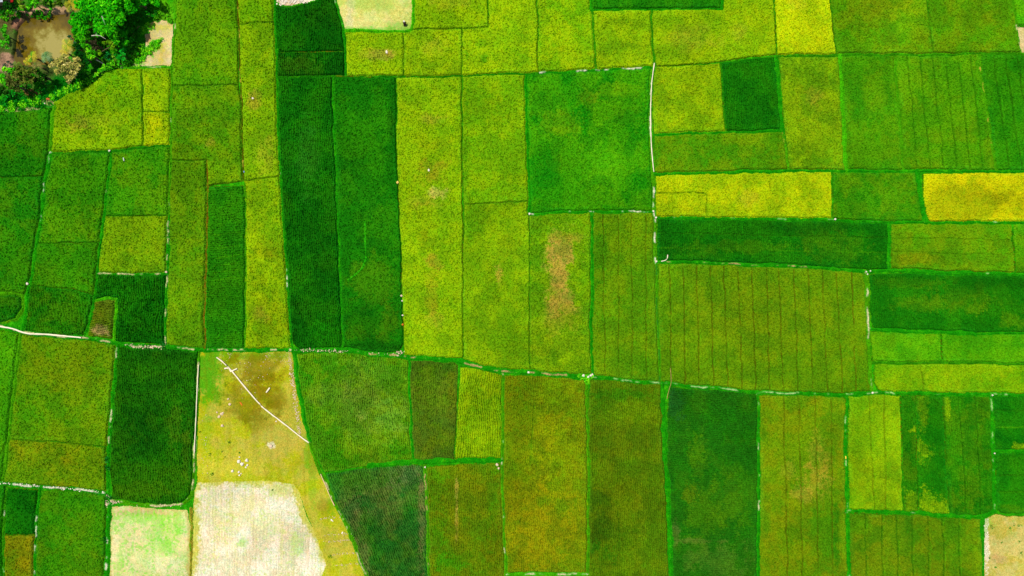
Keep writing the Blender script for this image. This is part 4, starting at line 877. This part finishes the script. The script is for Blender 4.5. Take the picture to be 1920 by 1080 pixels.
o = weeds("corner_weeds", [(310,20,12,30),(300,30,12,18),(318,40,5,12),(290,12,10,14)], [(40,130,20),(80,180,26),(120,210,30)], 63); o["label"] = "fresh green weeds between the grove and the first tall plot"
o = weeds("shade_grass", [(150,160,24,120),(190,146,16,60),(120,172,26,100),(70,186,30,110),(25,192,26,80)], [(10, 100, 20), (18, 124, 24), (36, 156, 30)], 64, .14, 120); o["label"] = "dark green rough grass in the shade below the grove"  # grass greens darkened to carry the grove's shade
o = weeds("grove_undergrowth", [(150,60,16,50),(170,75,18,60),(190,95,16,50),(215,95,16,60),(240,60,16,60),(250,90,14,40),(245,35,14,60),(258,60,10,50),(250,50,12,40),(285,20,16,40),(30,150,24,40),(60,140,20,30),(20,20,20,40),(70,12,30,50)], [(24, 112, 14), (48, 152, 20), (90, 192, 28)], 70, .22, 130); o["label"] = "leafy mid-green undergrowth between the grove trees"
o = weeds("junction_weeds", [(1098,712,9,34),(1092,706,7,14),(1106,706,6,10)], LIME, 65); o["label"] = "bright weeds heaped at the bund junction with pale clods"
o = weeds("path_weeds", [(306,648,6,10),(200,862,4,8),(202,876,4,6),(204,930,6,10),(199,1010,4,6),(40,540,3,6),(272,652,14,12)], [(8,70,26),(20,110,36),(60,160,50)], 66); o["label"] = "dark weed clumps on the western bunds"
o = weeds("tan_fallow_tufts", [(1902,983,1,1),(1912,986,1.5,2),(1879,1018,1,1),(1913,1016,1.5,2),(1916,1036,1,2),(1861,987,1,1),(1856,1046,1,1),(1867,1064,1,2),(1895,990,1,1)], [(40,120,24),(80,150,40),(120,180,50)], 67, .11, 90); o["label"] = "small green tufts dotted over the tan corner fallow"
o = weeds("pasture_tufts", [(398,890,1,2),(420,858,1,1),(415,846,1,1),(449,849,1,1),(510,919,1,1),(619,1043,1,2),(430,828,2,2),(394,852,1,1),(498,784,1,1),(374,810,1,1)], [(40,104,20),(70,140,30),(100,160,50)], 68, .11, 90); o["label"] = "small green tufts scattered over the mustard pasture"

# ------------------------------------------------------------------ hoses lying on the ground
hose_m = mat("pale_layflat_hose", (250, 232, 196), .5, .3, noise=.08, nscale=3)
ohose_m = mat("orange_stained_hose", (240, 200, 140), .6, .3, noise=.15, nscale=3)
def hose(label, pts, r, z, m=hose_m, branches=()):
    def body(P):
        dense = []
        for i in range(len(P) - 1):
            (ax_, ay_), (bx_, by_) = P[i], P[i + 1]
            n = max(2, int(math.hypot(bx_ - ax_, by_ - ay_) / 5))
            for q in range(n):
                t = q / n; dense.append((ax_ + (bx_ - ax_) * t, ay_ + (by_ - ay_) * t))
        dense.append(P[-1])
        sm = dense
        for _ in range(3):
            sm = [sm[0]] + [((sm[i-1][0] + 2*sm[i][0] + sm[i+1][0]) / 4, (sm[i-1][1] + 2*sm[i][1] + sm[i+1][1]) / 4) for i in range(1, len(sm) - 1)] + [sm[-1]]
        rg = np.random.default_rng(int(P[0][0]) + 500)
        pp = [(wx(x + rg.normal() * .12, z), wy(y + rg.normal() * .12, z), z + .01 * rg.normal()) for x, y in sm]
        v, f = tube(pp, [r * (1 + .12 * rg.normal()) for _ in pp], 8)
        v = [(a, b, z + (c - z) * .6) for a, b, c in v]
        return v, f
    v, f = join([body(pts)])
    x0, y0 = wx(pts[0][0]), wy(pts[0][1])
    root = thing("irrigation_hose", label, "hose", (x0, y0, 0), 0, "pale hoses laid across the plots")
    v = [(a - x0, b - y0, c) for a, b, c in v]
    mesh_obj("hose_body", v, f, m, None, root, True)
    for br in branches:
        v, f = body(br); v = [(a - x0, b - y0, c + .02) for a, b, c in v]
        mesh_obj("branch_pipe", v, f, m, None, root, True)
hose("long pale irrigation hose with short cross pieces running diagonally over the mustard pasture", [(406,670),(416,677),(424,684),(436,697),(452,717),(470,739),(480,750),(490,762),(500,770),(520,785),(545,804),(562,818),(579,830)], .11, .22, branches=[[(421,691),(427,689),(431,692),(433,697)],[(432,697),(445,691)],[(499,736),(506,727)]])
hose("pale hose winding along the track at the left edge", [(-20,612),(0,612),(25,616),(40,623),(52,626),(90,627),(120,630),(152,633)], .13, .36)
hose("slim pale hose running down the bund beside the emerald square plot", [(1227,118),(1225,130),(1222,155),(1221,170),(1220,200),(1220,235),(1221,270),(1224,305),(1226,322)], .075, .36)
hose("slim pale hose along the bund between the darkest southern plot and the pasture", [(372,684),(370,720),(368,770),(366,810),(364,850)], .08, .36)
hose("short orange-stained hose on the diagonal bund below the pasture hose", [(601,889),(606,900),(613,916),(620,934),(627,948)], .07, .36, ohose_m)
hose("short brown hose lying on the bund right of the long furrowed plot's track", [(1257,690),(1258,700),(1259,722),(1253,732),(1251,748)], .04, .48, mat('brown_hose', (176,146,74), .7, .2, noise=.2, nscale=3))

hose("short white curled pipe end on the bund under the long dark green band", [(1252,478),(1252,485),(1248,489),(1240,490)], .07, .45)
# ------------------------------------------------------------------ clods, stones, heaps
def lump_mesh(seed, sx, sy, sz):
    rg = np.random.default_rng(seed)
    import bmesh
    bm = bmesh.new(); bmesh.ops.create_icosphere(bm, subdivisions=2, radius=1)
    ph = rg.random(6) * 6.28
    for v in bm.verts:
        c = v.co
        k = 1 + .18 * math.sin(3.1 * c.x + ph[0]) * math.cos(2.7 * c.y + ph[1]) + .14 * math.sin(5 * c.z + 4 * c.x + ph[2]) + .06 * rg.normal()
        v.co = Vector((c.x * k * sx, c.y * k * sy, max(c.z * k, -.35) * sz + .3 * sz))
    me = bpy.data.meshes.new("clod"); bm.to_mesh(me); bm.free()
    return me
clod_m = mat("pale_dry_clay", (250, 232, 210), .95, .05, noise=.2, nscale=9, bump=.4)
pclod_m = mat("pinkish_dry_clay", (236, 204, 170), .95, .05, noise=.25, nscale=9, bump=.4)
oclod_m = mat("orange_clay", (222, 120, 40), .9, .1, noise=.25, nscale=9)
def clod(label, px, py, r, m=clod_m, seed=0, group=None, name='clod', cat='clod', z=.12, ry=None, rz=0):
    me = lump_mesh(seed + int(px * 7 + py), r / 12, (ry or r) / 12, r / 12 * .6)
    me.materials.append(m)
    o = bpy.data.objects.new(name, me); COL.objects.link(o); me.name = name
    o.location = (wx(px, z), wy(py, z), z); o.rotation_euler = (0, 0, rz)
    return tag(o, label, cat, group)
for i, (x, y, r) in enumerate([(1094,704,2.6),(1103,706.5,2.3),(1107.5,704,2.0),(1110.5,702,1.8)]):
    clod(("large pale clod set apart on the left of the four at the weedy bund junction", "pale clod second from left of the four at the weedy bund junction, set lowest", "pale clod third from left of the four at the weedy bund junction", "topmost and rightmost pale clod of the four at the weedy bund junction")[i], x, y, r, seed=i, group="pale clods at the weedy bund junction", z=.35)
for i, (x, y, r) in enumerate([(448,865,3.4),(454,870,3.4),(463,863,3.2),(464,872,2.2),(461,876,1.6),(449,857,1.4),(436,883,2.4),(448,885,2.0),(449,891,1.8),(452,888,1.2)]):
    clod(("big leftmost heap in the upper row of the whitish cluster above the pale stubble", "big middle heap in the upper row of the whitish cluster above the pale stubble", "big heap at the upper right of the whitish cluster above the pale stubble", "medium heap just below the upper right heap of the whitish cluster", "small low heap between the middle and right heaps of the whitish cluster", "tiny topmost lump of the whitish cluster above the pale stubble", "lone leftmost heap of the whitish cluster near the pale stubble's top edge", "upper one of the three small heaps at the foot of the whitish cluster", "lowest small heap at the foot of the whitish cluster above the stubble", "tiny rightmost lump of the three at the foot of the whitish cluster")[i], x, y, r, seed=20 + i, group="whitish clods above the pale stubble", z=.1)
for i, (x, y, r) in enumerate([(428,748,1.8),(431,758,2.4),(407,773,1.6),(416,776,2.8),(411,781,2.6),(417,798,2.8),(418,774,1.8)]):
    clod(("small topmost pinkish clod left of the pasture hose", "second pinkish clod from the top left of the pasture hose", "leftmost small pinkish clod west of the pasture hose", "large upper pinkish clod in the middle of the group left of the pasture hose", "large pinkish clod touching the lower left of the middle one near the hose", "lowest pinkish clod of the group left of the pasture hose", "small pinkish clod on the upper right of the middle pair left of the hose")[i], x, y, r, m=pclod_m, seed=40 + i, group="pinkish clods left of the pasture hose", z=.1)
clod("single white lump lying just below the pasture hose", 518, 790, 1.3, seed=60, z=.1)
clod("wide pale soil patch heap in the middle of the mustard pasture", 508, 836, 3.2, m=pclod_m, seed=61, z=.06)
clod("round straw-coloured lump on the boundary of the tall dark strip and the yellow strip", 745.5, 342, 2.4, m=mat("straw_lump", (240,200,100), .9, .1, noise=.2), seed=62, z=.45, name='clod')
clod("white stone at the corner of the emerald square and the bare-patched plot", 993, 401, 2.2, seed=63, name='stone', cat='stone', z=.3)
clod("white stone on the track at the foot of the bare-patched plot's left boundary", 991, 698, 1.9, seed=64, name='stone', cat='stone', z=.35)
clod("white stone standing in the brown spot of the northern yellow-green strip", 473.8, 184.3, 1.7, seed=65, name='stone', cat='stone', z=.5)
clod("white stone inside the sandy bare spot near the top of the long yellow strip", 804, 319, 1.6, seed=66, name='stone', cat='stone', z=.5, ry=2.4)
clod("whitish stone in the trampled patch below the pale grazed fallow", 725, 97.5, 2.0, seed=67, name='stone', cat='stone', z=.5, ry=3.2)
clod("orange-white clod, topmost of the four lumps along the tall dark strip's right side", 752.6, 554.5, 1.9, m=pclod_m, seed=68, z=.5)
clod("white clod just under the orange-white one beside the tall dark strip", 754, 564, 1.3, seed=69, z=.5)
clod("pale oval clod lying third down the right side of the tall dark strip", 755, 591, 1.9, seed=70, z=.5, ry=1.2)
clod("bright orange clod, lowest of the four lumps beside the tall dark strip", 755, 608.5, 1.9, m=oclod_m, seed=71, z=.5)
clod("golden yellow clod on the bund left of the olive-yellow furrowed plot", 1585.6, 858, 1.4, m=mat("yellow_lump", (250,214,60), .8, .1, noise=.15), seed=72, z=.4, ry=3.2)
clod("orange-brown lump on the curved weedy verge at its meeting with the dark left plot", 91, 186, 4.0, m=mat("rust_clay", (214,110,50), .9, .1, noise=.25), seed=73, z=.15, ry=2.0)
clod("white stone beside the orange-brown lump on the weedy verge", 84, 194, 1.2, seed=74, name='stone', cat='stone', z=.2)
for i, (x, y) in enumerate([(1624.5,509.5),(1632,508),(1626.5,514)]):
    clod(("left one of the three small white stones at the head of the mottled footpath", "right one of the three small white stones at the head of the mottled footpath", "lowest of the three small white stones at the head of the mottled footpath")[i], x, y, 1.3, seed=80 + i, group="white stones at the head of the mottled footpath", name='stone', cat='stone', z=.35)
clod("white stone at the lower right corner of the long yellow strip", 1566, 411, 1.7, seed=84, name='stone', cat='stone', z=.35)
clod("white stone at the foot of the mottled footpath on the long cross track", 1636, 736.5, 1.8, seed=85, name='stone', cat='stone', z=.35)
clod("white stone where the cross track meets the lower right bund", 1861, 741, 1.4, seed=86, name='stone', cat='stone', z=.35)
clod("white stone on the bund corner between the two dark plots at the lower right", 1865, 850, 1.4, seed=87, name='stone', cat='stone', z=.35)
clod("white stone at the path head above the emerald square's lower right corner", 1225, 396, 1.8, seed=88, name='stone', cat='stone', z=.4)
clod("white stone at the left end of the long dark green band", 1230, 408, 1.6, seed=89, name='stone', cat='stone', z=.4)
clod("white stone at the upper left corner of the big furrowed plot", 1230.5, 490, 1.6, seed=90, name='stone', cat='stone', z=.4)
clod("whitish stone on the bund corner above the tiny left corner plot", 51.5, 532, 2.2, seed=91, name='stone', cat='stone', z=.35)
clod("pale stone at the corner below the curved yellow-green plot", 205, 282.5, 1.8, seed=92, name='stone', cat='stone', z=.35)
clod("pale stone near the head of the footpath beside the dark L-shaped plot", 311.5, 510, 2.0, m=pclod_m, seed=93, name='stone', cat='stone', z=.35)
clod("pale clod at the upper right corner of the brown-green streaked plot", 932, 871, 2.6, m=pclod_m, seed=94, z=.35)
clod("smaller pale clod beside the one at the streaked plot's upper right corner", 935, 878, 1.8, m=pclod_m, seed=95, z=.35)
clod("white stone at the upper left corner of the brown-green streaked plot", 797, 876, 1.5, seed=96, name='stone', cat='stone', z=.35)
clod("orange lump fallen on the dark part of the mustard pasture", 452, 757, 1.4, m=oclod_m, seed=97, z=.1, ry=4.4, rz=.5)
clod("white oblong lump on the narrow tail of the mustard pasture", 622.5, 975.5, 1.4, seed=98, z=.1, ry=3.2, rz=.8)
clod("second small white lump on the pasture's narrow tail near the diagonal bund", 642, 999, 1.3, seed=99, z=.1, ry=2.2, rz=-.4)

clod("small pale blue scrap at the foot of the boundary right of the brown-spotted olive plot", 457.5, 322, 1.2, m=mat("blue_plastic", (120,150,200), .5, .2, noise=.1), seed=110, name='scrap', cat='scrap', z=.45, ry=1.8)
def rubble(label, spots, m, seed, r=(.04, .10)):
    rg = np.random.default_rng(seed); parts = []
    import bmesh
    bm = bmesh.new(); bmesh.ops.create_icosphere(bm, subdivisions=1, radius=1)
    bv = np.array([v.co[:] for v in bm.verts]); bf = [tuple(v.index for v in f.verts) for f in bm.faces]; bm.free()
    V = []; Ff = []
    for (x, y, sx, sy, n, z) in spots:
        for q in range(n):
            px = x + rg.normal() * sx; py = y + rg.normal() * sy; rr = r[0] + (r[1] - r[0]) * rg.random() ** 2
            vv = bv * (rr * (1 + .3 * rg.normal(size=bv.shape))) * np.array([1, 1, .6]) + np.array([wx(px, z), wy(py, z), z])
            o = len(V); V += vv.tolist(); Ff += [tuple(i + o for i in f) for f in bf]
    o = mesh_obj("loose_clods", V, Ff, m); o["kind"] = "stuff"; o["label"] = label
rubble("pinkish crumbled clods strewn along the right border of the pasture", [(543+ (y-670)*.13, y, 2.0, 5, 17, .12) for y in range(670, 822, 9)], pclod_m, 101)
rubble("pinkish clods along the track under the long dark strips", [(x, 656 + (x-560)*.03, 5, 1.3, 8, .3) for x in range(566, 648, 8)] + [(748,661,6,3,40,.3),(700,664,12,1.2,8,.3)], pclod_m, 102)
rubble("whitish crumbs on the bund left of the tan corner fallow", [(1850, y, 2.2, 6, 10, .12) for y in range(985, 1080, 10)], clod_m, 103, (.04, .10))
rubble("pale crumbs scattered in lines over the pasture tail", [(590 + (y-940)*.35 + k * 9, y + k * -.8, 3, .9, 7, .12) for y in (973, 1004, 1016, 1040, 1060) for k in range(0, 6)], pclod_m, 104, (.03, .08))
rubble("pale straw bits scattered round the upper pasture", [(430,666,10,5,18,.12),(500,668,4,6,24,.12),(536,675,9,7,36,.12),(455,690,22,12,40,.12),(480,720,20,14,26,.12),(385,850,4,30,26,.12)], pclod_m, 105, (.03, .08))
rubble("pink-white gravel on the bare strip at the top edge", [(530,3,10,3,40,.12),(560,2,14,3,60,.12)], clod_m, 106, (.06, .16))
rubble("pale clods crumbled on the bund above the pale weedy plot", [(200,946,2,4,26,.25),(214,942,6,1.6,26,.25),(204,932,2.5,3,16,.25),(300,948,20,1.2,24,.25)], pclod_m, 107, (.05, .13))
rubble("pinkish clods on the cross track above the dark southern plot", [(245,647,7,1.3,16,.3),(268,651,10,1.3,26,.3),(285,651,8,2,26,.3)], pclod_m, 108, (.05, .13))
rubble("white crumbs along the bund above the lower left plots", [(x, 905 + x*.09, 8, 1.0, 5, .3) for x in range(4, 196, 12)], clod_m, 109, (.05, .12))

# bare branches in the grove
def branch(label, pts, r, side=()):
    root = thing("fallen_branch", label, "branch", (wx(pts[0][0]), wy(pts[0][1]), 0))
    ox, oy = root.location.x, root.location.y
    P = [(wx(x, z) - ox, wy(y, z) - oy, z) for x, y, z in pts]
    n = len(P)
    parts = [tube(P, [r * (1 - .6 * i / (n - 1)) for i in range(n)], 6)]
    for (a, b) in side:
        parts.append(tube([(wx(a[0], a[2]) - ox, wy(a[1], a[2]) - oy, a[2]), (wx(b[0], b[2]) - ox, wy(b[1], b[2]) - oy, b[2])], [r * .5, r * .2], 5))
    v, f = join(parts); mesh_obj("bare_wood", v, f, palebark_m, None, root, True)
branch("white bare pole leaning from the small lime tree onto the verge", [(180,112,2.2),(186,115,1.7),(192,118,1.2),(198,121,.7)], .07, [((190,117,1.4),(193,120,1.2))])
branch("pale bare branch arching over the middle of the grove", [(172,67,5.2),(180,66,5.5),(188,67,5.6),(198,73,5.2)], .07, [((181,66,5.4),(180,61,5.6))])
branch("thin pale branch sticking out of the tallest tree's lower side", [(191,30,7.2),(195,40,7.0),(197,46,6.6)], .06)
branch("grey stick lying on the bare earth above the pond's left end", [(27,17,.3),(32,25,.3)], .06)

# tin shed peeking in at the corner, with its red cloth
shed = thing("tin_shed", "corner of a pale tin-roofed shed in the extreme top left corner", "shed", (wx(-12, 2.2), wy(-9, 2.2), 0))
tin_m = mat("pale_tin_sheet", (226, 232, 240), .5, .4, noise=.1, nscale=2)
wall_m = mat("mud_wall", (150, 120, 90), .95, .05, noise=.2, nscale=3)
import bmesh
def boxm(name, x0, x1, y0, y1, z0, z1, m, parent):
    V = [(x0,y0,z0),(x1,y0,z0),(x1,y1,z0),(x0,y1,z0),(x0,y0,z1),(x1,y0,z1),(x1,y1,z1),(x0,y1,z1)]
    Fc = [(0,3,2,1),(4,5,6,7),(0,1,5,4),(1,2,6,5),(2,3,7,6),(3,0,4,7)]
    return mesh_obj(name, V, Fc, m, None, parent)
boxm("wall", -1.15, 1.15, -.8, .8, 0, 2.0, wall_m, shed)
V = []; Ff = []
N_ = 40
for i in range(N_ + 1):                      # corrugated mono-pitch roof
    x = -1.35 + 2.7 * i / N_; dz = .03 * math.cos(i * math.pi)
    V += [(x, -1.0, 2.1 + dz), (x, 1.0, 2.5 + dz), (x, -1.0, 2.06 + dz), (x, 1.0, 2.46 + dz)]
for i in range(N_):
    a = i * 4; Ff += [(a, a + 4, a + 5, a + 1), (a + 2, a + 3, a + 7, a + 6), (a, a + 2, a + 6, a + 4), (a + 1, a + 5, a + 7, a + 3)]
mesh_obj("roof", V, Ff, tin_m, None, shed)
V = []; Ff = []
for j in range(7):
    for i in range(7):
        V.append((i / 6 * .42 - .21 + .02 * math.sin(j * 2.1), j / 6 * .5 - .25, 1.7 + .07 * math.sin(i * 1.7) + .05 * math.cos(j * 2 + i) - .02 * j * j / 6))
for j in range(6):
    for i in range(6):
        a = j * 7 + i; Ff.append((a, a + 1, a + 8, a + 7))
o = mesh_obj("red_cloth", V, Ff, mat("red_cotton", (170, 24, 16), .9, .1, noise=.2), None, None, True)
o.location = (wx(27, 1.7), wy(4, 1.7), .55); o["label"] = "dark red cloth drying on a bush near the tin roof"; o["category"] = "cloth"
mo = o.modifiers.new("thickness", 'SOLIDIFY'); mo.thickness = .015

# small white marker in the green plot: split bamboo stake with a strip of plastic
mk = thing("marker_stake", "small white marker stake in the green plot below the golden plots", "marker", (wx(232, .6), wy(299, .6), 0))
v, f = tube([(0, 0, 0), (0, 0, .62)], [.025, .02], 6); mesh_obj("stake", v, f, palebark_m, None, mk, True)
V = []; Ff = []
for j in range(9):
    y = .26 - j * .065; z = .70 - .004 * j * j + .02 * math.sin(j * 1.3)
    V += [(-.07, y, z), (.07, y, z + .02)]
for j in range(8): Ff.append((j * 2, j * 2 + 2, j * 2 + 3, j * 2 + 1))
o = mesh_obj("plastic_strip", V, Ff, mat("white_plastic", (230, 240, 226), .5, .3, noise=.05), None, mk, True)
mo = o.modifiers.new("thickness", 'SOLIDIFY'); mo.thickness = .012

# ------------------------------------------------------------------ the crouching person on the pale fallow
skin_m = mat("skin", (120, 84, 60), .7, .3, noise=.06, nscale=8)
cloth_m = mat("dark_clothing", (62, 38, 40), .9, .1, noise=.2, nscale=8)
scarf_m = mat("white_head_cloth", (250, 244, 236), .9, .1, noise=.06, nscale=8)
pz = .07
person = thing("person", "person crouching in dark clothes with a white head cloth on the pale grazed fallow", "person", (wx(758.6, .5), wy(44.6, .5), pz), math.radians(5))
def skinned(name, verts, edges, rads, m, parent, sub=2):
    me = bpy.data.meshes.new(name); me.from_pydata(verts, edges, []); me.materials.append(m)
    o = bpy.data.objects.new(name, me); COL.objects.link(o); o.parent = parent
    sk = o.modifiers.new("skin", 'SKIN'); sk.use_smooth_shade = True
    for i, r in enumerate(rads):
        me.skin_vertices[0].data[i].radius = (r, r) if not isinstance(r, tuple) else r
    me.skin_vertices[0].data[0].use_root = True
    ssb = o.modifiers.new("subdiv", 'SUBSURF'); ssb.levels = sub; ssb.render_levels = sub
    return o
def new_skin(name, verts, edges, rads, m, parent, sub=2):
    me = bpy.data.meshes.new(name); me.from_pydata(verts, edges, [])
    o = bpy.data.objects.new(name, me); COL.objects.link(o); o.parent = parent; me.materials.append(m)
    o.modifiers.new("skin", 'SKIN').use_smooth_shade = True
    if not me.skin_vertices:
        bm = bmesh.new(); bm.from_mesh(me); bm.verts.layers.skin.verify(); bm.to_mesh(me); bm.free()
    d = me.skin_vertices[0].data
    for i, r in enumerate(rads): d[i].radius = r if isinstance(r, tuple) else (r, r)
    d[0].use_root = True
    ssb = o.modifiers.new("subdiv", 'SUBSURF'); ssb.levels = sub; ssb.render_levels = sub
    return o
# faces +Y (up in the photo): pelvis low, knees up in front, torso leaning forward, arms reaching down in front
bv = [(0,-.10,.30),(0,-.04,.46),(0,.06,.60),(0,.12,.70),(0,.155,.78),(0,.185,.87),
      (-.10,-.09,.27),(-.16,.22,.47),(-.13,.06,.09),(-.13,.24,.04),
      (.10,-.09,.27),(.16,.22,.47),(.13,.06,.09),(.13,.24,.04),
      (-.18,.10,.66),(-.24,.24,.46),(-.13,.42,.26),(.18,.10,.66),(.25,.24,.46),(.13,.42,.26),(0,.20,.93)]
be = [(0,1),(1,2),(2,3),(3,4),(4,5),(5,20),(0,6),(6,7),(7,8),(8,9),(0,10),(10,11),(11,12),(12,13),(3,14),(14,15),(15,16),(3,17),(17,18),(18,19)]
br = [(.14,.12),(.13,.11),(.15,.11),(.14,.10),.052,.085,.10,.072,.05,.035,.10,.072,.05,.035,.062,.045,.032,.062,.045,.032,.07]
new_skin("body", bv, be, br, skin_m, person)
for sx in (-1, 1):                            # five fingers a hand, on the ground in front
    for q in range(5):
        a = (q - 2) * .28 * 1; L_ = (.055, .075, .08, .075, .06)[q]
        x = sx * .13; y = .44; z = .24
        th = q == 0
        dx = (-sx * .06 if th else math.sin(a) * L_ * .9); dy = (.02 if th else L_)
        new_skin("finger", [(x + (q - 2) * .016, y, z), (x + (q - 2) * .016 + dx * .5, y + dy * .5, z - .02), (x + (q - 2) * .016 + dx, y + dy * .8, z - .07)], [(0,1),(1,2)], [.010,.009,.008], skin_m, person, 1)
new_skin("shirt", [(0,-.11,.33),(0,-.05,.47),(0,.05,.61),(0,.11,.69),(-.17,.10,.66),(-.22,.19,.54),(.17,.10,.66),(.22,.19,.54)], [(0,1),(1,2),(2,3),(3,4),(4,5),(3,6),(6,7)],
         [(.165,.145),(.155,.135),(.175,.135),(.13,.11),.08,.062,.08,.062], cloth_m, person)
new_skin("trousers", [(0,-.11,.29),(-.10,-.09,.27),(-.16,.21,.47),(-.135,.09,.16),(.10,-.09,.27),(.16,.21,.47),(.135,.09,.16)], [(0,1),(1,2),(2,3),(0,4),(4,5),(5,6)], [(.16,.14),.12,.09,.068,.12,.09,.068], cloth_m, person)
new_skin("head_cloth", [(0,.175,.86),(0,.185,.93),(0,.14,.90),(0,.06,.80)], [(0,1),(0,2),(2,3)], [.105,.10,.07,.05], scarf_m, person)
for sx in (-1, 1):
    lm = lump_mesh(5, .012, .008, .012); lm.materials.append(mat("eye_dark", (20,14,12), .3, .5)); lm.name = "eye"
    e = bpy.data.objects.new("eye", lm); COL.objects.link(e); e.parent = person; e.location = (sx * .03, .275, .87)
new_skin("nose", [(0,.27,.87),(0,.295,.845)], [(0,1)], [.012,.014], skin_m, person, 1)
